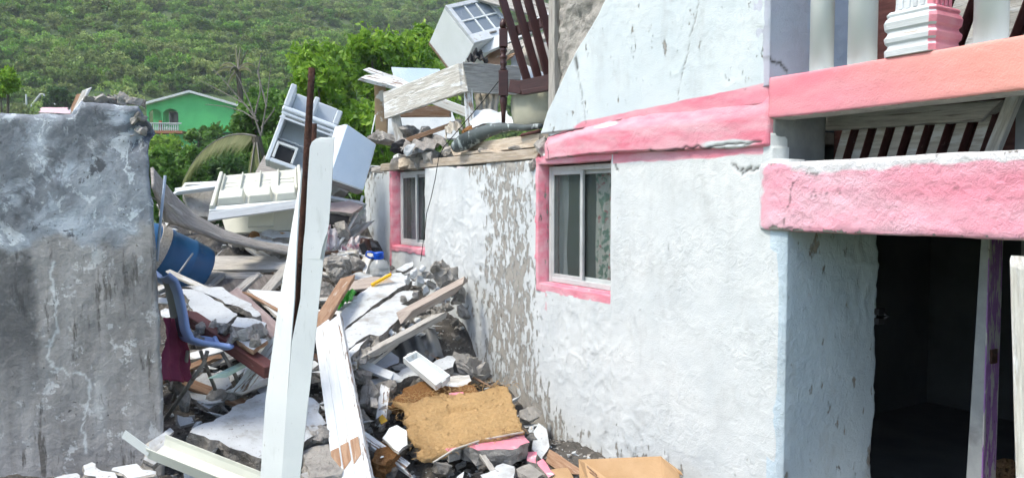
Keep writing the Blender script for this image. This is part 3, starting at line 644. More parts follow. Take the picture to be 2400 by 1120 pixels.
# ================================================================ the damaged house (coordinates: along wall, into wall, up)
house = thing('damaged_house', 'damaged white and pink concrete house with cracked rendered walls', 'house', HO, (0, 0, HA))
def hp(px, py, d=0): s, _, z = HL(px, py, d); return (s, z)
def lin(*br):
    out = []
    for (a, b), st in br: out.append(np.linspace(a, b, max(2, int(round((b - a) / st)) + 1))[:-1])
    return np.concatenate(out + [np.array([br[-1][0][1]])])
W1o = (-.50, .474, 1.215, 2.235); W2o = (-3.74, -2.825, 1.38, 2.29)
def relief(S, Z, amp=1.0, seed=0):
    a = fbm(S * 1.1, Z * 1.1, 31 + seed, 3) * .045
    w = fbm(S * 5, Z * 5, 40 + seed, 2) * .6
    rdg = 1 - np.abs(fbm(S * 5.5 + w, Z * 5.5 + w, 51 + seed, 3)) * 3.4          # trowel ridges
    pm = .12 + 1.25 * sstep(.3, .75, vn(S * 1.4 + 3, Z * 1.4, 9)); b = np.clip(rdg, 0, 1) ** 3 * .0055 * pm
    c = fbm(S * 16, Z * 16, 61 + seed, 3) * .006 * pm
    return (a * .6 + b + c) * amp
def lower_wall():
    g = .0125
    s = lin(((-4.75, W2o[0]), .02), ((W2o[0], W2o[1]), .02), ((W2o[1], W1o[0]), .0145), ((W1o[0], W1o[1]), g), ((W1o[1], 2.08), g))
    z = lin(((-.3, W1o[2]), g), ((W1o[2], W2o[2]), g), ((W2o[2], W1o[3]), g), ((W1o[3], W2o[3]), g), ((W2o[3], 2.33), g))
    S, Z = np.meshgrid(s, z, indexing='ij')
    cs = (S[:-1, :-1] + S[1:, 1:]) / 2; cz = (Z[:-1, :-1] + Z[1:, 1:]) / 2
    keep = np.ones(cs.shape, bool)
    for o in (W1o, W2o): keep &= ~((cs > o[0]) & (cs < o[1]) & (cz > o[2]) & (cz < o[3]))
    topz = np.where(cs < -.48, 2.285 + fbm(cs * 3, cs * 0, 3, 4) * .07, 9)
    keep &= cz < topz
    keep &= cs > -4.72 + fbm(cz * 4, cz * 0 + 3, 8, 4) * .12
    keep &= ~((cs > 1.945 + .05 * vn(cz * 6, cz * 0, 4)) & (cz > 2.17))
    bare = .06 + .62 * np.exp(-((S + 1.02 + .2 * (Z - 1.2)) / .46) ** 2) * (.35 + 1.1 * fbm(S * 2.6, Z * 1.5, 77, 3) + .45)
    bare += .30 * sstep(2.12, 2.28, Z) * sstep(-.55, -.9, S) + .30 * sstep(-4.0, -4.5, S) + .30 * sstep(.55, .05, Z) * sstep(.2, -.6, S) + .26 * sstep(.30, .02, Z + .15 * fbm(S * 3, S * 0, 5, 3))
    bare += .26 * sstep(-3.0, -2.0, S) * sstep(-.5, -.8, S) * (vn(S * 2.5, Z * 2.0, 66) ** 1.5) + .20 * np.exp(-((S + .80) / .28) ** 2) * sstep(1.9, 1.2, Z)
    bare += .22 * sstep(-1.2, -2.2, S) * sstep(-3.0, -2.4, S) * sstep(1.0, .4, Z) + .07 * vn(S * 3, Z * 3, 12)
    bare -= .5 * np.exp(-((S + 2.2) / .5) ** 2) * sstep(1.1, 1.5, Z) * .4
    bare = bare + .75 * fbm(S * 1.7, Z * 1.1, 133, 3) * np.exp(-((S + 1.2) / .9) ** 2)
    bare = np.where(bare > .45, .45 + (bare - .45) * .35, bare)
    pink = np.zeros_like(S)
    for o, wl in ((W1o, .055), (W2o, .085)):
        dx = np.maximum(np.maximum(o[0] - S, 0), 0); dz = np.maximum(np.maximum(o[2] - Z, Z - o[3]), 0); inx = (S <= o[1] + .002)
        lft = ((S <= o[0] + 1e-4) & (dx < wl + .012 * fbm(Z * 9, S * 0, 2, 3)) & (Z > o[2] - .07) & (Z < o[3] + .09))
        bot = (inx & (Z <= o[2] + 1e-4) & (dz < .065 + .03 * fbm(S * 8, S * 0, 4, 3)) & (S > o[0] - wl))
        top = (inx & (Z >= o[3] - 1e-4) & (S > o[0] - wl) & (dz < .08))
        pink = np.maximum(pink, (lft | bot | top).astype(float))
    drips = (S > -.47) & (S < -.33) & (Z < 1.15) & (Z > .93 + .25 * vn(S * 60, S * 0, 5)); pink = np.maximum(pink, drips * .42 * (vn(S * 75, Z * .5, 8) > .45))
    pink = np.maximum(pink, (np.abs(S + 3.80) < .035) & (Z > 1.02) & (Z < 1.42))
    pink = np.maximum(pink, np.where((S > .49) & (S < 1.9), sstep(2.165, 2.235, Z + .04 * fbm(S * 4, S * 0, 6, 3)), 0) * .8)
    pink = np.maximum(pink, .62 * (S < -.5) * (S > -2.6) * sstep(2.20, 2.28, Z) * vn(S * 4, Z * 4, 9))
    cr = np.zeros_like(S)
    for k, pl in enumerate([[(1790, 392), (1740, 402), (1715, 385)], [(1735, 410), (1760, 390)], [(1440, 385), (1450, 400)]]):
        cr = np.maximum(cr, np.exp(-(dist_poly(S, Z, wiggle([hp(*q) for q in pl], 6, .008, k)) / .006) ** 2))
    flake = sstep(.45, .62, bare)
    D = -relief(S, Z) + flake * .010 + cr * .012
    edge = np.clip((2.08 - S) / .07, 0, 1); D = D * edge + (1 - edge) ** 2 * .022                     # rounded outer corner
    pk = sstep(.5, 1, pink) * ((S < W1o[0] + .001) | (S < W2o[1])) ; D = D - pk * .012
    Sw = S + fbm(Z * 3, S * 3, 71, 3) * .02 * edge; Zw = Z + fbm(S * 3, Z * 3, 81, 3) * .018
    def rim(v):
        v = v.copy(); v[:, 1] = .145; return v
    grid_obj('lower_wall', np.stack([Sw, D, Zw], -1), 'wall', house, dict(pink=pink, bare=bare, crack=cr, orange=np.zeros_like(S)), keep, True, rim=rim)
lower_wall()

def floor_band():
    s = np.linspace(-.47, 1.950, 200); v = np.linspace(0, 1, 40); S, V = np.meshgrid(s, v, indexing='ij')
    k = (S + .47) / 2.4; zt = 2.505 + .085 * k + .015 * np.sin(S * 3); zb = 2.255 + .02 * np.sin(S * 2 + 1)
    Z = zb + (zt - zb) * V + fbm(S * 4, V * 2, 5, 3) * .02
    prof = sstep(0, .07, V) * (1 - .72 * sstep(.55, 1.0, V)); D = .03 - prof * (.07 + .018 * np.sin(S * 2.4)) - fbm(S * 7, Z * 7, 15, 4) * .011
    D += .06 * np.exp(-((S + .47) / .05) ** 2) + .02 * np.exp(-((S - 1.958) / .02) ** 2)
    pink = np.ones_like(S) * .80 + .25 * fbm(S * 3, V * 3, 44, 3)
    pink -= .75 * np.exp(-((V - .93) / .07) ** 2) * sstep(-.05, -.45, S) + .75 * np.exp(-((S - .42) / .16) ** 2 - ((V - .80) / .07) ** 2)
    pink -= .8 * np.exp(-((S - 1.65) / .22) ** 2 - ((V - .12) / .09) ** 2) + .35 * np.exp(-((V - 1) / .03) ** 2)
    orange = np.zeros_like(S)
    cr = np.exp(-(dist_poly(S, Z, wiggle([hp(1280, 322), (0.0, 2.50), (.5, 2.535), (.95, 2.55)], 12, .006, 3)) / .0045) ** 2)
    cr = np.maximum(cr, np.exp(-(dist_poly(S, Z, wiggle([(1.1, 2.56), (1.28, 2.585), (1.35, 2.60)], 8, .004, 4)) / .007) ** 2))
    cr = np.maximum(cr, np.exp(-(dist_poly(S, Z, wiggle([(.55, 2.262), (1.2, 2.268), (1.9, 2.275)], 14, .006, 5)) / .006) ** 2))
    cr = np.maximum(cr, .8 * np.exp(-(dist_poly(S, Z, wiggle([(-.38, 2.49), (-.36, 2.40), (-.33, 2.28)], 8, .006, 6)) / .004) ** 2))
    grid_obj('floor_beam', np.stack([S, D + cr * .01, Z], -1), 'wall', house, dict(pink=pink, bare=-.2 + .55 * np.exp(-((V - .05) / .06) ** 2) + .5 * np.exp(-((V - .9) / .06) ** 2) * vn(S * 4, V, 3), crack=cr, orange=orange), None, True,
             rim=lambda q: np.stack([q[:, 0], np.where(q[:, 0] > 1.9, .05, .25), q[:, 2]], -1))
    lump('broken_end', HW(-.50, .03, 2.36), (.16, .22, .26), 'concrete', 5, (0, 0, HA), house)
floor_band()

LC = [hp(1268, 312), hp(1285, 262), hp(1300, 228), hp(1328, 170), hp(1350, 122), hp(1385, 66), hp(1405, 30), hp(1420, 0), hp(1432, -45), hp(1450, -130)]
def left_edge(z):
    zz = [q[1] for q in LC]; ss = [q[0] for q in LC]; return np.interp(z, zz, ss)
def upper_wall():
    z = np.linspace(2.50, 4.0, 125); u = np.linspace(0, 1, 190); Z, U = np.meshgrid(z, u, indexing='ij')
    Lf = left_edge(Z) + fbm(Z * 9, Z * 0, 3, 4) * .03; S = Lf + U * (1.93 - Lf)
    edge = np.clip((1.93 - S) / .05, 0, 1); D = -(relief(S, Z, .45, 3)) * edge + (1 - edge) ** 2 * .015
    cr = np.exp(-(dist_poly(S, Z, wiggle([hp(1640, -60), hp(1637, 20), hp(1618, 85), hp(1610, 130), hp(1598, 170), hp(1590, 235)], 7, .006, 1)) / .0032) ** 2) * .6
    cr = np.maximum(cr, np.exp(-(dist_poly(S, Z, wiggle([hp(1350, 140), hp(1353, 165), hp(1364, 215), hp(1374, 290)], 7, .005, 2)) / .0038) ** 2) * .7)
    ch = np.exp(-(dist_poly(S, Z, [hp(1349, 138), hp(1353, 160)]) / .018) ** 2); cr = np.maximum(cr, ch)
    bare = .16 + .08 * vn(S * 3, Z * 3, 2)
    for (x, y, rx, ry) in ((1482, 70, .025, .07), (1490, 100, .02, .05), (1557, 110, .018, .08)): 
        a, b = hp(x, y); bare += .42 * np.exp(-((S - a) / rx) ** 2 - ((Z - b) / ry) ** 2)
    k = (S + .47) / 2.4; zt = 2.505 + .085 * k; pink = .9 * (1 - sstep(.0, .055, Z - zt - .008 * vn(S * 3, S * 0, 6) * sstep(0, 1, S))) * sstep(-.2, .2, S)
    lavr = sstep(1.7, 1.9, S)
    grid_obj('upper_wall', np.stack([S, D + cr * .008, Z], -1), 'wallup', house, dict(pink=pink, bare=bare, crack=cr, orange=np.zeros_like(S)), None, True,
             rim=lambda q: np.stack([q[:, 0], np.full(len(q), .05), q[:, 2]], -1))
    # stone core laid bare where the plaster has fallen
    u = np.linspace(0, 1, 50); z = np.linspace(2.50, 4.0, 110); Z, U = np.meshgrid(z, u, indexing='ij')
    a = np.interp(Z, [2.5, 2.66, 3.0, 3.5, 4.0], [hp(1290, 250)[0] - .06, hp(1298, 220)[0] - .08, hp(1305, 150)[0] - .12, hp(1308, 20)[0] - .13, hp(1308, 20)[0] - .12])
    b = left_edge(Z) + .10; S = a + U * (np.maximum(b, a + .02) - a)
    D = .055 - fbm(S * 3, Z * 3, 4, 5) * .14 - fbm(S * 11, Z * 11, 9, 3) * .05 + .05 * (1 - U)
    D = np.maximum(D, .012 + .25 * np.clip(U - .86, 0, 1))
    grid_obj('stone_core', np.stack([S, D, Z], -1), 'concrete', house, None, None, True, rim=lambda q: np.stack([q[:, 0], np.full(len(q), .4), q[:, 2]], -1))
    M().b2((-.2, .43, 2.52), (1.93, .45, 4.0)).build('wall_back', 'jambgrey', house)
upper_wall()
p0 = HW(*[hp(1298, 240, .1)[0], .12, 2.52]); p1 = HW(*[hp(1299, 0, .1)[0], .12, 3.75])
plank('timber_post', p0, p1, .09, .10, 'greywood', HN, house, .006, 3, .01)

# corner returns
def side_face(name, s0, d1, z0, z1, mats, at=None, ragged=0, seed=0, amp=1.0, sgn=1):
    d = np.linspace(.025 if name == 'gap_return' else 0, d1, max(12, int(d1 / .013))); z = np.linspace(z0, z1, int((z1 - z0) / .013)); Dg, Z = np.meshgrid(d, z, indexing='ij')
    rg = fbm(Z * 10, Z * 0, seed, 4) * ragged; D2 = Dg + rg * sstep(d1 * .6, d1, Dg)
    S = s0 + relief(Dg * 1.0 + 5, Z, amp, seed) * sstep(0, .05, Dg)
    S = S - .03 * np.clip((Dg - d1 + .04) / .04, 0, 1) ** 2
    A = dict(pink=np.zeros_like(S), bare=np.full(S.shape, .08), crack=np.zeros_like(S), orange=np.zeros_like(S))
    if at: A.update(at(Dg, Z))
    grid_obj(name, np.stack([S, D2, Z], -1), mats, house, A, None, True, rim=lambda q: np.stack([q[:, 0] - .12, q[:, 1], q[:, 2]], -1))
def jat(D, Z):
    b = .12 + .10 * vn(D * 4, Z * 4, 3) + .35 * np.exp(-((D - .25) / .05) ** 2 - ((Z - 1.66) / .09) ** 2) + .34 * sstep(.78, .88, D) * vn(D * 9, Z * 9, 5) + .25 * sstep(.4, .05, Z)
    return dict(bare=b)
side_face('door_jamb', 2.083, .89, -.1, 1.80, 'jamb', jat, .06, 11, 1.0)
def lat(D, Z):
    return dict(pink=sstep(.15, .55, D) * .9, crack=np.exp(-(dist_poly(D, Z, wiggle([(.0, 2.76), (.10, 2.735), (.16, 2.70)], 8, .006, 1)) / .008) ** 2))
side_face('balcony_return', 1.933, .85, 2.60, 4.0, 'lav', lat, .02, 12, .6)
side_face('gap_return', 1.953, .52, 2.10, 2.55, 'jambgrey', None, .02, 13, 1.2)

def rough_beam(name, s0, s1, z0, z1, d0, d1, mats, at, amp=.01, rnd=.03, seed=0, endround=0):
    """horizontal beam: front, top and underside as one bent sheet with a worn surface"""
    s = np.linspace(s0, s1, int((s1 - s0) / .0125)); h = z1 - z0; dd = d1 - d0
    path = np.concatenate([np.linspace(0, dd, 8)[:-1], np.linspace(dd, dd + h, int(h / .0115))[:-1], np.linspace(dd + h, 2 * dd + h, 8)])
    S, T = np.meshgrid(s, path, indexing='ij')
    D = np.where(T < dd, d1 - T, np.where(T < dd + h, d0, d0 + (T - dd - h))); Z = np.where(T < dd, z0, np.where(T < dd + h, z0 + T - dd, z1))
    nearc = lambda a: np.exp(-((a) / rnd) ** 2)
    rz = nearc(T - dd); rt = nearc(T - dd - h)
    front = sstep(dd - .02, dd + .02, T) * sstep(dd + h + .02, dd + h - .02, T)
    n_ = fbm(S * 7, Z * 7 + D * 7, seed, 4) * amp * 2 + fbm(S * 22, Z * 22, seed + 3, 3) * amp
    D = D - n_ * front + (rz + rt) * rnd * .35; Z = Z + rz * rnd * .3 - rt * rnd * .3 + fbm(S * 4, T * 0, seed + 9, 4) * amp * 1.2
    if endround:
        e = np.clip((s0 + endround - S) / endround, 0, 1); D = D + e ** 2 * (abs(d0) + .012)
    A = dict(pink=np.ones_like(S), bare=np.full(S.shape, -.2), crack=np.zeros_like(S), orange=np.zeros_like(S)); A.update(at(S, Z, T, front, dd, h))
    grid_obj(name, np.stack([S, D, Z], -1), mats, house, A, None, True, rim=lambda q: np.stack([q[:, 0], np.where(np.abs(q[:, 0] - s0) < .02, q[:, 1] + .12, q[:, 1]), q[:, 2]], -1))
def at_lintel(S, Z, T, front, dd, h):
    t = np.clip((T - dd) / h, -.2, 1.2); top = sstep(.80, 1.02, t + .45 * fbm(S * 3, Z * 3, 2, 5)); lft = sstep(1.98, 1.88, S + .06 * fbm(Z * 9, Z * 0, 4, 3)) 
    pink = .82 - .75 * top - .5 * lft - .25 * sstep(.10, -.02, t) + .12 * fbm(S * 3, Z * 3, 8, 3)
    orange = np.clip(.15 + .75 * sstep(2.5, 3.3, S) * np.exp(-((t - .6) / .22) ** 2) + .5 * fbm(S * 2.5, Z * 5, 5, 3), 0, .6)
    cr = np.zeros_like(S)
    for k, q in enumerate([[(2.13, 2.02), (2.20, 2.07), (2.30, 2.08)], [(2.13, 2.02), (2.12, 1.88)], [(2.08, 1.83), (2.10, 1.78), (2.18, 1.765)]]): cr = np.maximum(cr, .8 * np.exp(-(dist_poly(S, Z, wiggle(q, 8, .006, k)) / .004) ** 2) * front)
    for (a, b) in ((2.28, 1.985), (2.285, 1.955), (2.26, 1.955), (2.43, 1.99), (2.44, 1.975), (2.36, 1.97), (3.2, 1.94), (3.05, 1.99)): cr = np.maximum(cr, np.exp(-(np.hypot(S - a, Z - b) / .007) ** 2) * front)
    return dict(pink=pink, orange=orange, crack=cr, bare=-.2 + .55 * np.exp(-(t / .07) ** 2) + .42 * np.exp(-((t - 1) / .08) ** 2) + .22 * vn(S * 5, Z * 5, 31))
rough_beam('door_lintel', 1.86, 3.75, 1.755, 2.155, -.028, .34, 'lintel', at_lintel, .010, .02, 91, .12)
def at_beam(S, Z, T, front, dd, h):
    t = np.clip((T - dd) / h, -.2, 1.2)
    return dict(pink=np.where(front > .3, .98, -.2), orange=.85 * sstep(2.3, 3.3, S + .25 * (t - .5) + .3 * fbm(S * 2, Z * 3, 4, 3)), bare=np.where(T < dd, .9, -.25 + .55 * np.exp(-(t / .05) ** 2) + .48 * np.exp(-((t - 1) / .05) ** 2)))
rough_beam('balcony_beam', 1.965, 3.75, 2.405, 2.645, -.03, .16, 'beam', at_beam, .004, .012, 95)
lump('broken_corner', HW(1.955, .03, 2.60), (.05, .06, .14), 'pinkchip', 4, (0, 0, HA), house); lump('broken_corner', HW(1.958, .06, 2.50), (.05, .08, .10), 'concrete', 8, (0, 0, HA), house)
M().b2((1.97, .165, 2.515), (3.8, 1.7, 2.60)).build('balcony_floor', 'jambgrey', house)
M().b2((2.09, .345, 1.80), (3.9, .90, 2.14)).build('lintel_core', 'jambgrey', house)
M().b2((2.09, -.02, -.16), (3.9, .90, -.005)).build('door_step', 'concrete', house)
# louvre with slanted boards between lintel and balcony
plank('timber_beam', HW(1.93, .54, 2.415), HW(2.93, .54, 2.39), .10, .085, 'greywood', HN, house, .006, 5, .012)
M().b2((1.90, .66, 2.145), (3.9, .70, 2.512)).build('back_board', 'marwood', house)
def slat(s, z0, z1, lean, w, d, th, parent):
    m = M(); q = [(s, z0), (s + w, z0), (s + w + lean, z1), (s + lean, z1)]
    m.add([(a, d, b) for a, b in q] + [(a, d + th, b) for a, b in q], [(0, 1, 2, 3), (7, 6, 5, 4), (0, 4, 5, 1), (1, 5, 6, 2), (2, 6, 7, 3), (3, 7, 4, 0)], [0, 1, 1, 1, 1, 1])
    return m.build('louvre_slat', ['palewood', 'marwood'], parent, None, .003)
for k in range(8): slat(1.955 + k * .116, 2.10, 2.375, .085, .062, .55, .07, house)
plank('diagonal_brace', HW(2.93, .50, 2.14), HW(3.06, .50, 2.50), .06, .05, 'palewood', HN, house)
M().b2((3.0, .60, 2.12), (3.9, .64, 2.53)).build('gap_panel', 'jambgrey', house)
# balcony: pipes, moulded baluster, slanted boards behind
for px, dia in ((1926, .128), (2021, .146), (2321, .142)):
    s, _ = hp(px, 120, .08)
    o = M().tube([(s, .08, 2.64), (s, .08, 3.9)], dia / 2, 24).build('pipe_post', 'pvc', house, None, 0, True)
def baluster():
    s, _ = hp(2163, 60, .09)
    prof = [(.132, 2.642), (.134, 2.675), (.124, 2.685), (.122, 2.70), (.132, 2.712), (.136, 2.735), (.126, 2.75), (.122, 2.765), (.133, 2.778), (.137, 2.81), (.13, 2.828), (.121, 2.835), (.128, 2.85), (.12, 2.862), (.098, 2.868), (.096, 2.9), (.096, 3.7)]
    m = M(); n = 4
    m.lathe(prof, 32, Matrix.Translation((s, .09, 0)), 0, True); o = m.build('moulded_baluster', ['whitewood', 'beam'], house, None, .003)
    for p in o.data.polygons:
        if p.normal.x > .55: p.material_index = 1
    l = o.data.attributes.new('pink', 'FLOAT', 'POINT'); l.data.foreach_set('value', [1.2] * len(o.data.vertices))
    l = o.data.attributes.new('bare', 'FLOAT', 'POINT'); l.data.foreach_set('value', [-.5] * len(o.data.vertices))
    for k in (-.055, -.018, .018, .055):
        M().b2((s + k - .011, -.014, 2.87), (s + k + .011, -.004, 3.7)).build('flute', 'whitewood', o, None, .003); M().b2((s + .097, .09 + k - .011, 2.87), (s + .106, .09 + k + .011, 3.7)).build('flute', 'pinkchip', o, None, .003)
baluster()
M().b2((2.05, .86, 2.6), (4.4, .90, 4.0)).build('back_board', 'marwood', house)
for k in range(14): 
    o = slat(2.30 + k * .15, 2.6, 3.8, .42, .085, .72, .09, house)
# the doorway: jamb hinge, purple post, room behind
for z in (1.225, 1.165):
    b = M().b2((2.05, .845, z - .02), (2.115, .915, z + .02)); b.build('hinge_leaf', 'black', house, None, .003)
M().tube([(2.10, .91, 1.22), (2.125, .925, 1.195), (2.10, .91, 1.17)], .012, 8).build('hinge_pin', 'black', house)
def door_post():
    s, _ = hp(2312, 800, .80); m = M()
    for (z, w) in ((0, .10), (1.79, .045)): m.v += [Vector((s - w, .80, z)), Vector((s, .80, z)), Vector((s, .95, z)), Vector((s - w, .95, z))]
    m.f = [[0, 1, 5, 4], [1, 2, 6, 5], [2, 3, 7, 6], [3, 0, 4, 7], [0, 3, 2, 1], [4, 5, 6, 7]]; m.mi = [0, 1, 0, 0, 0, 0]
    m.build('door_post', ['jambgrey', 'purple'], house, None, .005)
    M().b2((s - .02, .84, 1.02), (s + .012, .90, 1.10)).build('strike_plate', 'rust', house)
door_post()
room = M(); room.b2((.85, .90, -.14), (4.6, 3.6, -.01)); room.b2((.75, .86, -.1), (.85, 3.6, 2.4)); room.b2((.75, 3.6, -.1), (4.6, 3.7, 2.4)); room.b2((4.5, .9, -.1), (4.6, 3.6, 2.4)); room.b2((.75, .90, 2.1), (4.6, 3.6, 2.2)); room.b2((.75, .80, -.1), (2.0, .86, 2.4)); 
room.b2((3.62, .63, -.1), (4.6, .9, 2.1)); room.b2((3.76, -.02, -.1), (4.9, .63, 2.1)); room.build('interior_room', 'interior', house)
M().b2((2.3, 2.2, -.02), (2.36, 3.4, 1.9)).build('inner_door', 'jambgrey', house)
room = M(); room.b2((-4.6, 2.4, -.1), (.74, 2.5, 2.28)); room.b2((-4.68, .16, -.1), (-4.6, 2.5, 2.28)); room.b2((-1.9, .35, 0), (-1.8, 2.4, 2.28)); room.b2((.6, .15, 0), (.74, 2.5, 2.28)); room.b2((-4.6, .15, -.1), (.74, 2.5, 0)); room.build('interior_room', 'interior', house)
M().b2((-4.7, .15, 2.285), (1.9, 2.6, 2.36)).build('upper_floor', 'concrete', house)
def at_edge():
    b = P(2396, 900, 2.95)
    t = plank('edge_board', P(2402, 640, 3.1), P(2418, 1180, 3.0), .10, .03, 'palewood', (-.5, -1, 0), None, .006, 4, .01); tag(t, 'pale wooden board at the right border of the doorway', 'board')
at_edge()

# windows: aluminium sliders set into the openings
def window(o, label, split, curtain, dfr=.085):
    s0, s1, z0, z1 = o[0] + .015, o[1] - .01, o[2] + .015, o[3] - .015
    m = M(); f = .04; m.b2((s0, dfr, z0), (s0 + f, dfr + .07, z1)); m.b2((s1 - f, dfr, z0), (s1, dfr + .07, z1)); m.b2((s0 + f, dfr + .002, z1 - f * 1.1), (s1 - f, dfr + .07, z1)); m.b2((s0 + f, dfr + .002, z0), (s1 - f, dfr + .07, z0 + f * 1.1))
    w = m.build('window', 'alu', house, None, .004); w['label'] = label
    mid = s0 + (s1 - s0) * split
    def sash(a, b, d):
        m = M(); g = .034; zz0, zz1 = z0 + .04, z1 - .04; m.b2((a, d, zz0), (a + g, d + .026, zz1)); m.b2((b - g, d, zz0), (b, d + .026, zz1)); m.b2((a + g, d + .001, zz1 - g), (b - g, d + .025, zz1)); m.b2((a + g, d + .001, zz0), (b - g, d + .025, zz0 + g))
        m.build('sash', 'alu', w, None, .003)
        M().b2((a + g, d + .010, zz0 + g), (b - g, d + .015, zz1 - g)).build('pane', 'pane', w)
    sash(s0 + .03, mid + .04, dfr + .006); sash(mid - .05, s1 - .03, dfr + .040)
    sl = M().b2((o[0] + .005, .03, o[2] - .012), (o[1] - .005, dfr + .07, o[2] + .012)); sl.build('sill', 'pinkchip', w, None, .004)
    for (a, b, zc0, zc1, cm, am, fr) in curtain:
        q = np.linspace(0, 1, 60); zz = np.linspace(zc0, zc1, 30); Q, Z = np.meshgrid(q, zz, indexing='ij')
        S = a + (b - a) * Q + .012 * np.sin(Z * 5 + Q * 9); D = dfr + .12 + am * np.sin(Q * fr) * (1 - .3 * (Z - zc0)) + .01 * np.sin(Z * 7 + Q * 20)
        grid_obj('curtain', np.stack([S, D, Z], -1), cm, w, None, None, True)
floral = surf('floral_curtain', (.74, .78, .72), (.64, .70, .66), 4, c3=(.55, .16, .19), s3=11, lo3=.54, hi3=.60, c4=(.16, .32, .24), s4=14, lo4=.55, hi4=.60, bump=.1, vary=0)
mauve = surf('mauve_curtain', (.30, .24, .32), (.38, .32, .40), 3, (8, 8, .4), bump=.1, vary=0)
white_c = surf('white_curtain', (.62, .68, .72), (.52, .58, .62), 3, (8, 8, .4), bump=.1, vary=0)
window(W1o, 'white aluminium sliding window with a floral curtain behind one pane', .46, [(.02, .44, 1.24, 2.22, floral, .022, 36), (-.50, -.38, 1.24, 2.22, white_c, .012, 14)])
window(W2o, 'small aluminium sliding window with mauve curtain', .48, [(-3.66, -3.30, 1.40, 2.28, mauve, .02, 30), (-3.12, -2.9, 1.40, 2.28, white_c, .02, 22)])

# timbers and stones along the broken wall top
plank('wall_plate', HW(-4.0, .04, 2.345), HW(-.55, .04, 2.335), .10, .09, 'sill', (0, 0, 1), house, .006, 7, .02)
plank('wall_plate', HW(-2.35, .12, 2.455), HW(-.48, .12, 2.46), .12, .11, 'sill', (0, 0, 1), house, .006, 8, .025)
plank('wall_plate', HW(-2.0, .06, 2.405), HW(-1.3, .06, 2.40), .14, .03, 'sill', (0, 0, 1), house, .004, 9, .02)
plank('wall_plate', HW(-3.6, .30, 2.44), HW(-2.2, .26, 2.44), .16, .07, 'greywood', (0, 0, 1), house, .004, 10, .02)
lump('corner_block', HW(-3.35, -.01, 2.36), (.75, .24, .17), 'sill', 21, (0, 0, HA), house)
for k, (s, d, z, a, b, c_, m_) in enumerate([(-2.75, .06, 2.40, .42, .3, .24, 'concrete'), (-3.0, .0, 2.38, .2, .2, .22, 'concrete'), (-4.25, .1, 2.33, .5, .3, .14, 'concrete'), (-4.5, .06, 2.36, .3, .25, .12, 'whitechip'), (-3.9, .15, 2.42, .4, .3, .15, 'rock'),
        (-4.1, .25, 2.48, .3, .22, .12, 'whitechip'), (-3.6, .1, 2.47, .22, .2, .1, 'rock'), (-3.2, .18, 2.49, .3, .2, .1, 'whitechip'), (-2.4, .08, 2.47, .26, .2, .12, 'rock'), (-1.55, .02, 2.42, .12, .1, .07, 'rock'), (-.95, .03, 2.41, .16, .1, .05, 'rock'), (-4.62, .05, 2.28, .2, .2, .2, 'concrete'), (-3.75, .4, 2.52, .3, .3, .2, 'concrete'), (-.6, .0, 2.24, .10, .12, .16, 'concrete')]):
    lump('wall_stone', HW(s, d, z), (a, b, c_), m_, 30 + k, (.2 * (k % 3), .15 * (k % 2), HA + .3 * (k % 4)), house, 18)

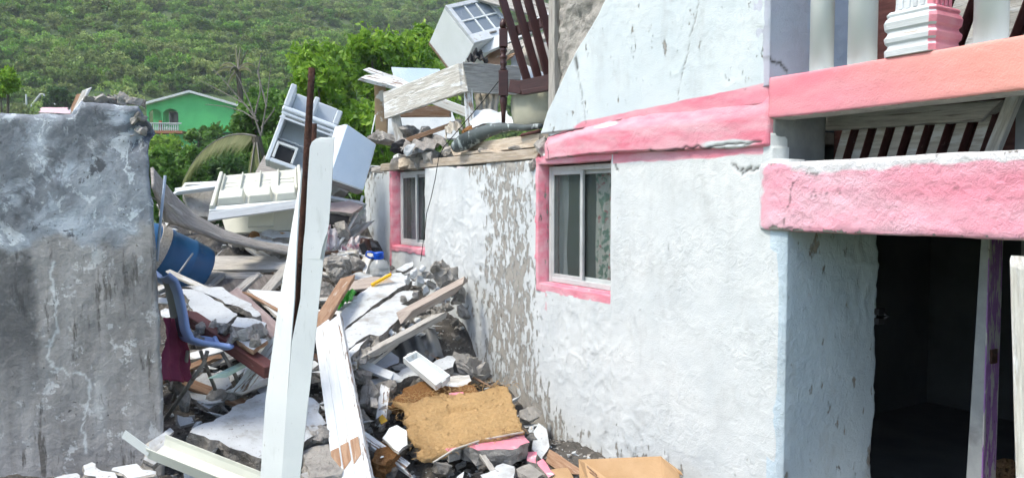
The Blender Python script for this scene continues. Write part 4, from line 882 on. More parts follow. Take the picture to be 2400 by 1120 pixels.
# ---------------------------------------------------------------- the grey wall on the left
def grey_wall():
    Yg = 4.7
    t = thing('grey_wall', 'weathered blue-grey concrete wall stump with stains at the left', 'wall', (P(200, 600, Yg).x, Yg, 0))
    ox = t.location.x
    x = np.linspace(P(-160, 600, Yg).x, P(358, 600, Yg).x, 190); z = np.linspace(.0, 2.62, 210); X, Z = np.meshgrid(x, z, indexing='ij')
    tx = [P(q, 600, Yg).x for q in (-160, 0, 90, 190, 205, 300, 340, 360)]; tz = [P(0, q, Yg).z for q in (268, 264, 268, 268, 242, 246, 250, 330)]
    top = np.interp(X, tx, tz) + fbm(X * 6, X * 0, 4, 4) * .03
    Zm = z[0] + (top - z[0]) * ((Z - z[0]) / (z[-1] - z[0])); pz = Zm
    xr = np.interp(pz, [0, .6, 1.2, 1.9, 2.2, 2.4, 2.6], [P(374, 600, Yg).x, P(373, 600, Yg).x, P(370, 600, Yg).x, P(360, 600, Yg).x, P(352, 600, Yg).x, P(346, 600, Yg).x, P(342, 600, Yg).x]) + fbm(pz * 6, pz * 0, 9, 4) * .03
    X2 = x[0] + (xr - x[0]) * ((X - x[0]) / (x[-1] - x[0]))
    lowl = P(0, 575, Yg).z; low = sstep(.10, -.08, pz - lowl - .75 * fbm(X2 * 1.8, pz * 1.8, 6, 6))
    low = sstep(.1, .9, low)
    dark = np.clip(sstep(.06, .24, fbm(X2 * 2.6, pz * 2.6, 14, 5) + .05) * .6 + .55 * np.exp(-((X2 - P(40, 0, Yg).x) / .15) ** 2 - ((pz - P(0, 490, Yg).z) / .10) ** 2), 0, .85)
    dark *= (1 - .5 * low); dark = np.maximum(dark, .7 * low * sstep(.55, .8, vn(X2 * 5, pz * .8, 3)) * sstep(.5, 1.2, pz))
    def xz(px, py): q = P(px, py, Yg); return (q.x, q.z)
    cr = np.exp(-(dist_poly(X2, pz, wiggle([xz(122, 620), xz(128, 700), xz(135, 770), xz(112, 810), xz(118, 850), xz(150, 868), xz(205, 880), xz(208, 930), xz(192, 990), xz(200, 1060)], 9, .010, 1)) / (.002 + .008 * vn(X2 * 9, pz * 9, 2))) ** 2) * .8
    cr = np.maximum(cr, .5 * sstep(.2, .05, np.hypot((X2 - xz(205, 0)[0]) / .35, (pz - xz(0, 950)[1]) / 1.2)) * vn(X2 * 14, pz * 14, 5))
    D = -(fbm(X2 * 1.5, pz * 1.5, 3, 4) * .025 + fbm(X2 * 9, pz * 9, 5, 4) * .012) + .03 * low * 0
    D += .10 * np.exp(-((X2 - xz(322, 0)[0]) / .06) ** 2 - ((pz - xz(0, 305)[1]) / .09) ** 2) * (1 + fbm(X2 * 20, pz * 20, 3, 3) * 2)
    ed = np.clip((xr - X2) / .02, 0, 1); D += (1 - ed) ** 2 * .012
    et = np.clip((top - pz) / .04, 0, 1); D += (1 - et) ** 2 * .025
    grid_obj('wall_face', np.stack([X2 - ox, D, pz], -1), 'greywall', t, dict(low=low, dark=dark, crack=cr), None, True, rim=lambda q: np.stack([q[:, 0] - .18, np.full(len(q), .32), q[:, 2]], -1))
    rng = random.Random(4)
    for k in range(16):
        px = rng.uniform(205, 345); q = P(px, 243 - 10 * math.sin((px - 205) / 140 * 3.14) + rng.uniform(-2, 4), Yg + rng.uniform(.06, .26)); s = rng.uniform(.06, .13)
        lump('wall_stone', q, (s * 1.4, s, s * .7), 'concrete', 60 + k, (rng.random(), rng.random(), rng.random() * 3), t, 12)
    for k, (px, py, s) in enumerate([(318, 290, .12), (330, 312, .10), (308, 300, .08), (326, 275, .09), (312, 320, .07)]):
        lump('wall_stone', P(px, py, Yg + .05), (s, s, s), 'rock', 80 + k, (k, k, k), t, 14)
grey_wall()

# ================================================================ the rubble mound
CP = [(-100, 1100, 4.4), (100, 1085, 4.55), (300, 1085, 4.6), (420, 1080, 4.5), (600, 1110, 4.55), (750, 1100, 4.9), (900, 1115, 5.0), (1000, 1090, 5.15), (1100, 1085, 5.25), (1200, 1090, 5.3), (1280, 1110, 5.3), (1400, 1135, 5.2), (1600, 1180, 4.7),
      (420, 975, 5.2), (500, 940, 5.4), (570, 900, 5.7), (700, 1000, 5.2), (850, 970, 5.6), (1000, 960, 5.9), (1150, 1000, 5.9), (1240, 985, 6.5),
      (450, 860, 6.0), (560, 815, 6.5), (680, 800, 6.6), (800, 880, 6.2), (880, 850, 6.6), (980, 880, 6.6), (1080, 880, 6.9), (1120, 870, 7.3),
      (560, 730, 7.2), (700, 700, 7.3), (800, 700, 7.6), (900, 720, 7.6), (1000, 760, 7.5), (1060, 720, 7.9), (430, 720, 7.0), (460, 640, 8.0), (560, 665, 8.0), (650, 640, 8.2), (760, 610, 8.4), (850, 600, 8.9), (900, 640, 9.2),
      (620, 575, 8.9), (540, 560, 9.0), (450, 560, 9.2), (750, 555, 9.3), (830, 540, 9.8), (600, 530, 9.6), (700, 500, 10.0), (800, 470, 10.2), (500, 520, 10.0), (420, 500, 10.2), (850, 480, 11)]
CPW = np.array([tuple(P(*q)) for q in CP] + [(-2.5, 13.5, .6), (-6, 13, .3), (-1, 13.5, .6), (1, 3.4, .05), (-1.5, 3.4, .25), (-3, 3.3, .3), (2.2, 3.2, .0), (-5, 9, .4), (-4.2, 6.5, .5)])
def heap(x, y):
    x = np.asarray(x, float); y = np.asarray(y, float); num = 0; den = 0
    for a, b, c_ in CPW:
        w = 1 / (((x - a) ** 2 + (y - b) ** 2) + .05) ** 2; num = num + w * c_; den = den + w
    return num / den
def hz(x, y): return float(heap(x, y))
def mound():
    xs = np.arange(-5.2, 2.6, .045); ys = np.arange(3.2, 13.6, .045); X, Y = np.meshgrid(xs, ys, indexing='ij')
    Z = heap(X, Y) - .10 + fbm(X * 2.2, Y * 2.2, 4, 4) * .20 + fbm(X * 9, Y * 9, 8, 4) * .07
    d = (X - HO.x) * HN.x + (Y - HO.y) * HN.y; s = (X - HO.x) * HT.x + (Y - HO.y) * HT.y
    Z = np.where(s > .3, np.minimum(Z, .02 + fbm(X * 8, Y * 8, 2, 3) * .03), Z)
    edge = np.minimum(np.minimum((X + 5.2) / .4, (13.6 - Y) / .8), (Y - 3.2) / .3); Z = Z * np.clip(edge, 0, 1) - .03
    keep = (d < .13)[:-1, :-1] & (d < .13)[1:, 1:]
    o = grid_obj('rubble_ground', np.stack([X, Y, Z], -1), 'dark', None, None, keep, True); tag(o, kind='structure')
    # loose grit: uncountable
    rng = np.random.default_rng(6); protos = []
    for k in range(6):
        me = hull_mesh(300 + k, 9, (1, 1, .7), False); vs = np.array([v.co[:] for v in me.vertices]); me.calc_loop_triangles(); fs = np.array([t.vertices[:] for t in me.loop_triangles]); protos.append((vs, fs)); bpy.data.meshes.remove(me)
    V = []; F = []; off = 0; mi = []
    n = 9500; gx = rng.uniform(-3.0, 1.3, n); gy = rng.uniform(4.0, 10.5, n)
    for k in range(n):
        x, y = gx[k], gy[k]; dd = (x - HO.x) * HN.x + (y - HO.y) * HN.y; ss = (x - HO.x) * HT.x + (y - HO.y) * HT.y
        if dd > -.03 or ss > .9 or x < -.66 * y: continue
        s = .014 + .055 * rng.random() ** 3; vs, fs = protos[k % 6]; a = rng.uniform(0, 6.28); ca, sa = math.cos(a), math.sin(a)
        q = vs * s * rng.uniform(.7, 1.3, 3); q = np.stack([q[:, 0] * ca - q[:, 1] * sa, q[:, 0] * sa + q[:, 1] * ca, q[:, 2]], -1)
        z = hz(x, y) - .10 + float(fbm(x * 2.2, y * 2.2, 4, 4)) * .20 + float(fbm(x * 9, y * 9, 8, 4)) * .07 - .03
        if ss > .3: z = min(z, -.0)
        V.append(q + (x, y, z + s * .12)); F.append(fs + off); off += len(vs); mi += [0 if rng.random() < .7 else 1] * len(fs)
    V = np.concatenate(V); F = np.concatenate(F); me = bpy.data.meshes.new('grit'); me.from_pydata(V.tolist(), [], F.tolist()); me.update()
    o = link('grit', me, ['rock', 'whitechip'], None); me.polygons.foreach_set('material_index', mi); tag(o, 'loose grit and small stone crumbs over the rubble', 'grit', kind='stuff')
mound()
# countable broken lumps strewn over the mound: shared shapes, each its own object
def strew():
    rng = random.Random(11); lib = {}
    for m_ in ('rock', 'concrete', 'whitechip'):
        lib[m_] = []
        for k in range(7):
            me = hull_mesh(500 + k * 3 + len(m_), 14, (1, .8, .62) if m_ != 'whitechip' else (1, .8, .22), True, m_ != 'whitechip'); me.materials.append(MT[m_]); lib[m_].append(me)
    n = 0
    while n < 290:
        Y = rng.uniform(4.15, 9.9); px = rng.uniform(375, 1290); x = (px - 1200) / 1800 * Y
        d = (x - HO.x) * HN.x + (Y - HO.y) * HN.y; s = (x - HO.x) * HT.x + (Y - HO.y) * HT.y
        if d > -.08 or s > .6: continue
        m_ = rng.choices(('rock', 'concrete', 'whitechip'), (.32, .33, .35))[0]; sz = rng.uniform(.06, .13) + (.13 * rng.random() if rng.random() < .25 else 0)
        me = rng.choice(lib[m_]); nm = 'plaster_flake' if m_ == 'whitechip' else 'concrete_chunk' if m_ == 'concrete' else 'stone'
        o = bpy.data.objects.new(nm, me); C.objects.link(o); o.location = (x, Y, hz(x, Y) - .06 + sz * .18); o.scale = [sz * rng.uniform(.8, 1.4) * (1.35 if m_ == 'whitechip' else 1) for _ in range(3)]
        if m_ == 'whitechip': o.rotation_euler = (rng.uniform(-.5, .7), rng.uniform(-.5, .5), rng.uniform(0, 6.28))
        else: o.rotation_euler = (rng.uniform(-1, 1), rng.uniform(-1, 1), rng.uniform(0, 6.28))
        zone = ('beside the foot of the grey wall' if px < 480 and Y < 6 else 'below the vinyl post and large flat slab' if px < 780 and Y < 5.6 else 'around the coir mat near the wall foot' if Y < 6.4 and px > 850 else 'under the big tilted slab' if px > 780 and Y < 8 else 'between chair and fallen door' if Y < 8 else 'at the back of the heap near the refrigerator')
        what = {'stone': ('dark grey broken stone', 'stone'), 'concrete_chunk': ('pale grey concrete lump', 'concrete chunk'), 'plaster_flake': ('flat white plaster flake', 'plaster')}[nm]
        lb = ('large ' if sz > .16 else 'small ') + what[0] + ' lying loose ' + zone
        tag(o, lb, what[1], what[0] + 's ' + zone)
        n += 1
strew()

def slab(name, label, cat, pts, t, face='whitechip', body='rock', jit=.012, seed=1, group=None):
    return tag(plate(name, pts, t, [face, body], None, jit, .045, seed), label, cat, group)
def board(name, label, a, b, w, t, mat='greywood', up=(0, -.5, 1), cat='plank', seed=1, rough=.02, group=None, bend=0):
    return tag(plank(name, P(*a), P(*b), w, t, mat, up, None, .004, seed, rough, 0, bend), label, cat, group)
def big(name, label, c, size, mat='concrete', seed=1, rot=(0, 0, 0), cat='concrete chunk'):
    return tag(lump(name, P(*c), size, mat, seed, rot, None, 22), label, cat)

# ---------------------------------------------------------------- near post: split vinyl sleeve over a rusted bar
def sleeve():
    t = thing('vinyl_post', 'tall split white vinyl post sleeve leaning in the foreground', 'post', P(665, 1190, 2.6))
    o = t.location
    def strip(nm, rows, Yl, Yr):            # rows: image height, left edge, right edge
        m = M(); vs = []
        for y, xl, xr in rows: vs += [P(xl, y, Yl) - o, P(xr, y, Yr) - o]
        k = len(rows); m.add(vs, [(2 * i, 2 * i + 1, 2 * i + 3, 2 * i + 2) for i in range(k - 1)])
        b = m.build(nm, 'vinyl', t); s = b.modifiers.new('t', 'SOLIDIFY'); s.thickness = .004; return b
    strip('sleeve_face', [(322, 752, 784), (326, 740, 783), (333, 731, 782.5), (345, 726, 782), (420, 721, 778), (520, 716, 771), (545, 714, 767), (560, 712, 761), (585, 710, 754), (606, 709, 750), (612, 709, 757), (640, 707, 755), (700, 704, 748), (760, 692, 742), (800, 684, 738), (900, 676, 727), (940, 672, 722), (1120, 660, 703), (1200, 655, 697)], 2.612, 2.606)
    strip('torn_tongue', [(548, 765.5, 766.5), (575, 757, 762.5), (595, 751, 759), (606, 744, 757.5)], 2.625, 2.645)
    strip('sleeve_face', [(400, 705, 706.5), (470, 694, 701), (540, 682, 697), (600, 673, 694), (650, 663, 692), (700, 655, 690), (760, 646, 685), (800, 641, 682), (850, 634, 679), (940, 622, 672), (1120, 610, 660), (1200, 605, 655)], 2.645, 2.612)
    strip('sleeve_side', [(700, 656, 673), (830, 638, 656), (940, 623, 642), (1120, 611, 632), (1200, 606, 628)], 2.655, 2.78)
    strip('sleeve_side', [(324, 783, 778), (520, 770, 765), (700, 747, 743), (900, 726, 722), (1120, 702, 699), (1200, 696, 693)], 2.64, 2.76)
    r = M(); rp = [P(x, y, 2.68) for x, y in ((731, 160), (727, 230), (721, 330), (716, 430), (710, 520), (704, 600), (698, 680), (693, 760), (690, 830), (684, 950), (676, 1180))]
    r.tube(rp, [.0115] * 2 + [.0125] * 9, 12)
    tag(r.build('rusted_bar', 'rust', None, None, 0, True, True), 'tall dark rusted steel bar rising from the split vinyl sleeve', 'steel bar')
    # ribs of the bar
    tag(M().tube([P(736, 290, 2.74), P(731, 420, 2.74), P(722, 560, 2.74), P(706, 760, 2.74)], .0105, 10).build('rusted_bar', 'rust', None, None, 0, True, True), 'shorter rusted steel bar half hidden behind the vinyl sleeve', 'steel bar')
sleeve()

# ---------------------------------------------------------------- foreground slabs and boards
def grooved_timber():
    a, b = P(832, 1170, 4.55), P(766, 760, 6.05); t = thing('grooved_timber', 'long white grooved timber leaning up from the bottom edge with a bare brown patch', 'timber', a)
    nrm = Vector((-.1, -1, .25)); m = frame(Vector(), b - a, nrm); yv = m.to_3x3().col[1]; nv = m.to_3x3().col[2]
    for k, (off, w, mt) in enumerate(((-.072, .0702, 'whitewood'), (0, .0702, 'whitewood'), (.072, .0702, 'whitewood'), (-.125, .03, 'peelwood'))):
        plank('face_board', a + yv * off + nv * (.01 if k == 3 else 0), b + yv * off * .96 + nv * (.01 if k == 3 else 0), w, .05, mt, nrm, t, .004, k, .003)
    plank('backing', a - nv * .04, b - nv * .04, .22, .035, 'greywood', nrm, t, .003, 9, .002)
    for off in (-.072, 0, .072): plank('bare_patch', a.lerp(b, .155) + yv * off + nv * .0262, a.lerp(b, .215) + yv * off + nv * .0262, .06, .003, 'brownwood', nrm, t, 0, 5, .01)
grooved_timber()
slab('white_slab', 'large flat white plastered slab lying behind the vinyl post', 'slab', pp((445, 1012, 4.75), (640, 905, 5.55), (735, 925, 5.45), (768, 985, 5.15), (700, 1050, 4.85), (620, 1085, 4.65)), .13, seed=3)
def gutter():
    a = P(368, 1052, 4.35); b = P(640, 1160, 4.15); t = thing('white_gutter', 'cream white plastic gutter channel lying at the bottom left', 'gutter', a)
    d = b - a; m = frame(Vector(), d, (-.05, -.35, 1)); L = d.length
    pr = [(-.075, .07), (-.07, .0), (-.02, -.015), (.05, -.012), (.065, .03), (.068, .058), (.072, .058), (.071, .0), (.055, -.02), (-.02, -.022), (-.076, -.008), (-.081, .07)]
    vs = []; n = len(pr)
    for k in range(2): vs += [m @ Vector((k * L, y, z)) for y, z in pr]
    M().add(vs, [(i, (i + 1) % n, n + (i + 1) % n, n + i) for i in range(n)] + [tuple(range(n)), tuple(range(n, 2 * n))[::-1]]).build('channel', 'cream', t, None, .002)
    M().bar(m @ Vector((-.16, -.07, .10)), m @ Vector((.02, -.078, .045)), .004, .05).build('torn_end', 'whiteplastic', t)
gutter()
slab('leaning_plaster', 'pointed white plaster piece leaning by the foot of the grey wall', 'plaster', pp((335, 1080, 4.5), (352, 1035, 4.6), (400, 1000, 4.75), (408, 1010, 4.75), (395, 1045, 4.6), (360, 1092, 4.5)), .05, seed=4)
slab('plaster_piece', 'long white plaster scrap at the bottom left corner', 'plaster', pp((195, 1090, 4.5), (215, 1083, 4.55), (275, 1118, 4.3), (240, 1140, 4.2)), .03, seed=5)
slab('plaster_piece', 'wide white plaster scrap beside the gutter at the bottom edge', 'plaster', pp((265, 1095, 4.45), (320, 1085, 4.5), (365, 1110, 4.3), (300, 1120, 4.25)), .03, seed=6)
slab('plaster_piece', 'white plaster scrap at the lower left of the frame edge', 'plaster', pp((120, 1118, 4.4), (180, 1108, 4.45), (200, 1130, 4.3), (130, 1140, 4.3)), .03, seed=7)
slab('coir_scrap', 'flat orange brown scrap under the gutter', 'scrap', pp((468, 1112, 4.35), (560, 1110, 4.4), (600, 1140, 4.3), (480, 1140, 4.2)), .02, 'coir', 'coir', seed=8)
big('stone', 'dark broken lump below the right end of the large flat slab', (740, 1020, 5.1), (.30, .3, .2), 'rock', 8)
slab('plaster_piece', 'thin white plaster strip at the bottom right of the vinyl post', 'plaster', pp((705, 1110, 4.7), (752, 1098, 4.8), (758, 1108, 4.75), (730, 1128, 4.6)), .02, seed=9)
slab('grey_slab', 'blue grey concrete slab lying flat between post and grooved timber', 'slab', pp((710, 1060, 4.9), (770, 1040, 5.0), (800, 1110, 4.7), (720, 1120, 4.6)), .08, 'concrete', 'rock', seed=10)

# ---------------------------------------------------------------- chair
def chair():
    # plastic shell swept along its profile, seen from the side-front, tipped backwards
    prof = [(390, 654, 5.10), (408, 668, 5.12), (419, 695, 5.14), (430, 745, 5.14), (436, 782, 5.13), (448, 806, 5.10), (475, 815, 5.05), (505, 818, 4.98), (538, 823, 4.92)]
    base = P(450, 960, 5.1); t = thing('plastic_chair', 'blue plastic shell chair with bent metal legs standing in the rubble', 'chair', base)
    side = Vector((-.26, .36, .0)); q = [P(*p) - base for p in prof]; nu = 41; nv = 15; vs = np.zeros((nu, nv, 3))
    for i in range(nu):
        f = i / (nu - 1) * (len(q) - 1); k = min(int(f), len(q) - 2); c = q[k].lerp(q[k + 1], f - k)
        for j in range(nv):
            u = j / (nv - 1); w = 1 - .12 * abs(2 * f / (len(q) - 1) - 1) ** 3; off = side * (u - .0) * w + Vector((0, 0, 1)) * .035 * (2 * u - 1) ** 2 + Vector((.02, -.02, 0)) * (2 * u - 1) ** 2
            vs[i, j] = c + off
    o = grid_obj('shell', vs, ['chairblue', 'chairdark'], t, None, None, True)
    for i, p in enumerate(o.data.polygons):
        if 5 <= i // (nv - 1) <= 22 and i % (nv - 1) >= 4: p.material_index = 1
    sm = o.modifiers.new('thickness', 'SOLIDIFY'); sm.thickness = .012
    edge = [Vector(vs[i, 0]) for i in range(nu)] + [Vector(vs[-1, j]) for j in range(1, nv)]
    M().tube(edge, .017, 8).build('rim', 'chairblue', t, None, 0, True)
    for pts in ([(486, 822, 5.05), (478, 850, 5.05), (440, 905, 5.08), (385, 985, 5.08)], [(520, 825, 5.2), (535, 850, 5.2), (552, 880, 5.25), (562, 912, 5.3)], [(440, 822, 5.3), (436, 850, 5.32), (420, 900, 5.4), (405, 940, 5.45)], [(470, 822, 5.4), (480, 850, 5.45), (500, 900, 5.5), (510, 930, 5.5)]):
        M().tube([P(*p) - base for p in pts], .0135, 10).build('leg', 'steel', t, None, 0, True)
chair()
def sheet(name, label, cat, corners, mat, nu=24, nv=24, amp=.03, fr=3.0, seed=0, sag=0, edge=0):
    """draped cloth: bilinear patch between four corners with folds"""
    a, b, c_, d = [P(*q) for q in corners]; n = ((b - a).cross(d - a)).normalized(); V = np.zeros((nu, nv, 3))
    for i in range(nu):
        for j in range(nv):
            u = i / (nu - 1); v = j / (nv - 1); p = a * (1 - u) * (1 - v) + b * u * (1 - v) + c_ * u * v + d * (1 - u) * v
            f = float(fbm(u * fr + seed, v * fr, seed, 3)) * 2 + .5 * math.sin(u * fr * 5 + 3 * float(vn(v * 3, 0, seed)))
            p = p + n * amp * f + Vector((0, 0, -sag * math.sin(math.pi * u) * math.sin(math.pi * v)))
            if edge: p = p + (b - a).normalized() * edge * float(fbm(v * 6, 9, seed, 3)) + (d - a).normalized() * edge * float(fbm(u * 6, 5, seed, 3))
            V[i, j] = p
    c0 = V.reshape(-1, 3).mean(0); o = grid_obj(name, V - c0, mat, None, None, None, True, Matrix.Translation(Vector(c0)))
    s = o.modifiers.new('thickness', 'SOLIDIFY'); s.thickness = .004
    return tag(o, label, cat)
sheet('maroon_cloth', 'maroon cloth hanging beside the chair against the grey wall', 'cloth', [(392, 742, 5.25), (425, 752, 5.4), (452, 898, 5.3), (372, 888, 5.05)], 'maroon', amp=.03, seed=2, edge=.05)

# ---------------------------------------------------------------- the cracked slab on its maroon beam, left of the post
def cracked_slab():
    t = thing('cracked_slab', 'cracked white plaster slab on a maroon timber above the chair', 'slab', P(530, 740, 5.6))
    def Yp(px, py): return 5.55 + (740 - py) * .0085
    def pc(*l): return [P(x, y, Yp(x, y)) for x, y in l]
    plate('slab_piece', pc((418, 672), (470, 668), (500, 690), (528, 712), (560, 718), (600, 742), (612, 738), (590, 712), (560, 700), (520, 672)), .05, ['whitechip', 'rock'], t, .006, .04, 1)
    plate('slab_piece', pc((416, 676), (440, 700), (455, 738), (490, 752), (530, 760), (545, 745), (556, 735), (530, 720), (498, 698), (468, 678)), .06, ['whitechip', 'rock'], t, .006, .04, 2)
    plate('slab_piece', pc((540, 762), (555, 742), (600, 748), (625, 757), (622, 768), (580, 768)), .08, ['whitechip', 'rock'], t, .006, .04, 3)
    plate('slab_piece', pc((455, 742), (470, 730), (478, 748), (470, 758)), .03, ['whitechip', 'rock'], t, .004, .04, 4)
    for k, (x, y, s) in enumerate([(575, 785, .20), (605, 778, .18), (530, 775, .16), (545, 790, .14), (500, 765, .14), (470, 770, .12), (600, 800, .14), (450, 745, .12)]): lump('stone', P(x, y, Yp(x, y) + .02), (s, s * .9, s * .7), 'rock', 100 + k, (k, .3 * k, k), t)
cracked_slab()
board('maroon_beam', 'dark maroon timber running under the cracked slab to the post', (432, 735, 5.55), (622, 862, 5.0), .09, .085, 'marwood', (.2, -.3, 1), 'timber', 3, .012)
slab('tile_piece', 'square white tile piece on the end of the maroon timber', 'tile', pp((553, 795, 5.15), (585, 779, 5.3), (628, 796, 5.2), (594, 820, 5.0)), .035, 'whitechip', 'brownwood', .003, 12)
board('peeling_post', 'short white peeling timber stub at the end of the maroon beam', (562, 920, 5.25), (650, 805, 5.3), .085, .07, 'peelwood', (-.3, -1, .3), 'timber', 4, .03)
board('green_strip', 'pale green painted wooden strip jutting out under the chair seat', (518, 880, 4.95), (582, 848, 5.3), .05, .03, surf('pale_green_paint', (.42, .60, .50), (.50, .66, .57), 5, c3=(.3, .32, .27), s3=9, lo3=.6, hi3=.66), (0, -.4, 1), 'strip', 5, .02)
slab('grey_sheet', 'plain grey white board lying behind the vinyl post', 'panel', pp((580, 680, 6.6), (660, 683, 6.8), (700, 760, 6.2), (650, 738, 6.2)), .02, 'whiteplastic', 'greywood', .002, 13)
board('maroon_plank', 'wide dusty mauve plank sloping behind the cracked slab', (550, 690, 6.5), (670, 800, 5.75), .14, .03, surf('mauve_plank', (.26, .20, .20), (.36, .29, .28), 5, (.7, 6, 6), c3=(.55, .52, .5), s3=5, lo3=.6, hi3=.68), (.2, -.5, 1), 'plank', 6, .015)
board('pale_strip', 'narrow pale strip with a pink edge behind the chair back', (412, 645, 6.4), (470, 672, 6.2), .05, .025, 'palewood', (0, -.5, 1), 'strip', 7, .02)
board('brown_strip', 'thin brown lath above the dusty mauve plank', (575, 685, 6.5), (690, 748, 6.2), .03, .02, 'brownwood', (0, -.5, 1), 'lath', 8, .02)
for k, (x, y, Y, s) in enumerate([(530, 770, 5.3, .12), (475, 800, 5.25, .11), (455, 790, 5.3, .10), (435, 940, 5.3, .14), (415, 905, 5.4, .16), (400, 880, 5.6, .14), (505, 935, 5.5, .18), (545, 930, 5.55, .16), (590, 905, 5.7, .15)]):
    big('stone', ['rounded grey stone on the maroon beam', 'small stone lying on the chair seat', 'pale stone beside the chair seat', 'grey stone right of the bent chair leg', 'dark block by the maroon cloth hem', 'dark block half behind the grey wall', 'flat-sided block under the chair', 'dark lump below the pale green strip', 'dark lump under the peeling stub'][k], (x, y, Y), (s * 1.3, s, s * .8), 'rock' if k % 3 else 'concrete', 120 + k, (k, k * .5, k), 'stone')
slab('plaster_piece', 'small white plaster triangle in the dark under the chair', 'plaster', pp((460, 940, 5.4), (520, 925, 5.5), (530, 935, 5.5), (490, 955, 5.35)), .03, seed=15)
slab('plaster_piece', 'small bluish plaster scrap near the bent chair leg', 'plaster', pp((415, 972, 5.2), (450, 975, 5.2), (455, 990, 5.15), (422, 998, 5.1)), .02, seed=16)

# ---------------------------------------------------------------- right hand slab heap
def big_slab():
    t = thing('collapsed_slab', 'big cracked white slab tilted against the white wall on timber and stone', 'slab', P(900, 760, 6.8))
    def Yp(px, py): return 6.05 + (835 - py) * .0092 + (px - 800) * .0006
    def pc(*l): return [P(x, y, Yp(x, y)) for x, y in l]
    plate('slab_piece', pc((786, 768), (800, 735), (832, 700), (870, 668), (905, 640), (940, 635), (966, 655), (940, 672), (900, 700), (860, 730), (820, 760), (792, 790)), .07, ['whitechip', 'rock'], t, .006, .05, 1)
    plate('slab_piece', pc((792, 796), (826, 762), (866, 732), (906, 702), (944, 676), (984, 674), (960, 700), (940, 712), (962, 716), (940, 745), (912, 770), (888, 790), (866, 786), (842, 800), (814, 820)), .15, ['whitechip', 'rock'], t, .007, .05, 2)
    plate('slab_piece', pc((790, 804), (814, 824), (842, 804), (862, 792), (832, 826), (802, 856), (788, 836)), .15, ['whitechip', 'rock'], t, .006, .05, 3)
    rng = random.Random(3)
    for k in range(84):                     # rubble packed along the broken edge
        f = k / 83; x = 806 + f * 260 + rng.uniform(-10, 10); y = 856 - f * 160 + rng.uniform(-22, 16); s = rng.uniform(.05, .12)
        lump('stone', P(x, y, Yp(x, y) + .17), (s * 1.2, s, s * .8), rng.choice(['rock', 'concrete', 'concrete', 'whitechip']), 140 + k, (rng.random() * 3, rng.random() * 3, rng.random() * 3), t, 14)
    plank('timber', P(850, 838, 6.25), P(1035, 738, 7.0), .07, .06, 'greywood', (-.2, -.5, 1), t, .006, 5, .02)
    plank('timber', P(935, 745, 6.85), P(1078, 668, 7.35), .10, .07, surf('dusty_timber', (.36, .30, .26), (.46, .40, .35), 6, (.8, 8, 8), bump=.6, bscale=9), (-.2, -.5, 1), t, .006, 6, .02)
    for k, (x, y, s) in enumerate([(1000, 645, .13), (970, 640, .10), (985, 660, .12), (1010, 668, .11), (955, 655, .09), (1035, 645, .24), (1058, 665, .24), (1078, 690, .18), (1020, 628, .14), (1085, 730, .16), (1000, 680, .10), (975, 690, .09), (1030, 680, .12), (945, 700, .08), (990, 630, .09), (1062, 640, .14)]):
        lump('stone', P(x, y, 7.2 + .004 * (x - 950)), (s * 1.3, s, s * .9), 'whitechip' if k in (1, 2, 4, 10, 12, 14) else 'concrete', 180 + k, (k, k * 2, k), t, 18)
    plate('slab_piece', pc((928, 632), (950, 618), (968, 613), (968, 624), (945, 636)), .03, ['whitechip', 'rock'], t, .004, .05, 6)
    plate('slab_piece', pc((980, 652), (990, 642), (1010, 650), (1008, 662), (988, 660)), .03, ['whitechip', 'rock'], t, .004, .05, 7)
big_slab()
def corrugated(name, label, corners, n, amp, mat, thick=.003):
    a, b, c_, d = [P(*q) for q in corners]; nu = n * 8; V = np.zeros((nu, 6, 3)); nn = ((b - a).cross(d - a)).normalized()
    for i in range(nu):
        for j in range(6):
            u = i / (nu - 1); v = j / 5; V[i, j] = a * (1 - u) * (1 - v) + b * u * (1 - v) + c_ * u * v + d * (1 - u) * v + nn * amp * math.cos(u * n * 2 * math.pi)
    c0 = V.reshape(-1, 3).mean(0); o = grid_obj(name, V - c0, mat, None, None, None, True, Matrix.Translation(Vector(c0))); s = o.modifiers.new('t', 'SOLIDIFY'); s.thickness = thick
    return tag(o, label, 'metal sheet')
corrugated('corrugated_sheet', 'grey corrugated metal sheet in the dark under the tilted slab', [(850, 815, 7.2), (1010, 735, 7.55), (1040, 835, 7.1), (880, 880, 6.8)], 5, .022, 'galv')
slab('bluegrey_plaster', 'smooth blue grey plaster piece standing under the tilted slab', 'plaster', pp((855, 870, 6.5), (885, 835, 6.6), (912, 820, 6.7), (935, 838, 6.7), (935, 850, 6.65), (880, 872, 6.5)), .03, surf('bluegrey_plaster', (.36, .40, .47), (.42, .46, .52), 4), 'rock', .004, 21)
slab('lower_slab', 'long broken white slab lying along the foot of the white wall', 'slab', pp((855, 895, 6.3), (900, 878, 6.4), (985, 850, 6.65), (1060, 838, 6.9), (1075, 845, 6.9), (1060, 862, 6.75), (1010, 880, 6.55), (960, 878, 6.45), (890, 905, 6.25)), .14, seed=22)
for k, (x, y, Y, s, lb) in enumerate([(840, 880, 6.2, .2, 'rough grey stone left of the dark hollow'), (1090, 860, 7.0, .34, 'big grey stone at the foot of the white wall'), (1125, 880, 7.1, .28, 'angular stone wedged against the wall foot'), (1000, 905, 6.4, .26, 'dark stone under the plastic tray'), (870, 940, 5.9, .26, 'dark lump between grooved timber and coir mat'), (845, 990, 5.6, .2, 'stone half under the grooved timber'), (900, 920, 6.0, .22, 'grey lump left of the coir mat'), (1240, 975, 6.4, .22, 'grey block at the wall foot right of the coir mat'), (1040, 640, 7.6, .3, 'pale lump against the wall above the timber')]):
    big('stone', lb, (x, y, Y), (s * 1.3, s, s * .85), 'concrete' if k % 2 else 'rock', 200 + k, (k, .4 * k, k), 'stone')
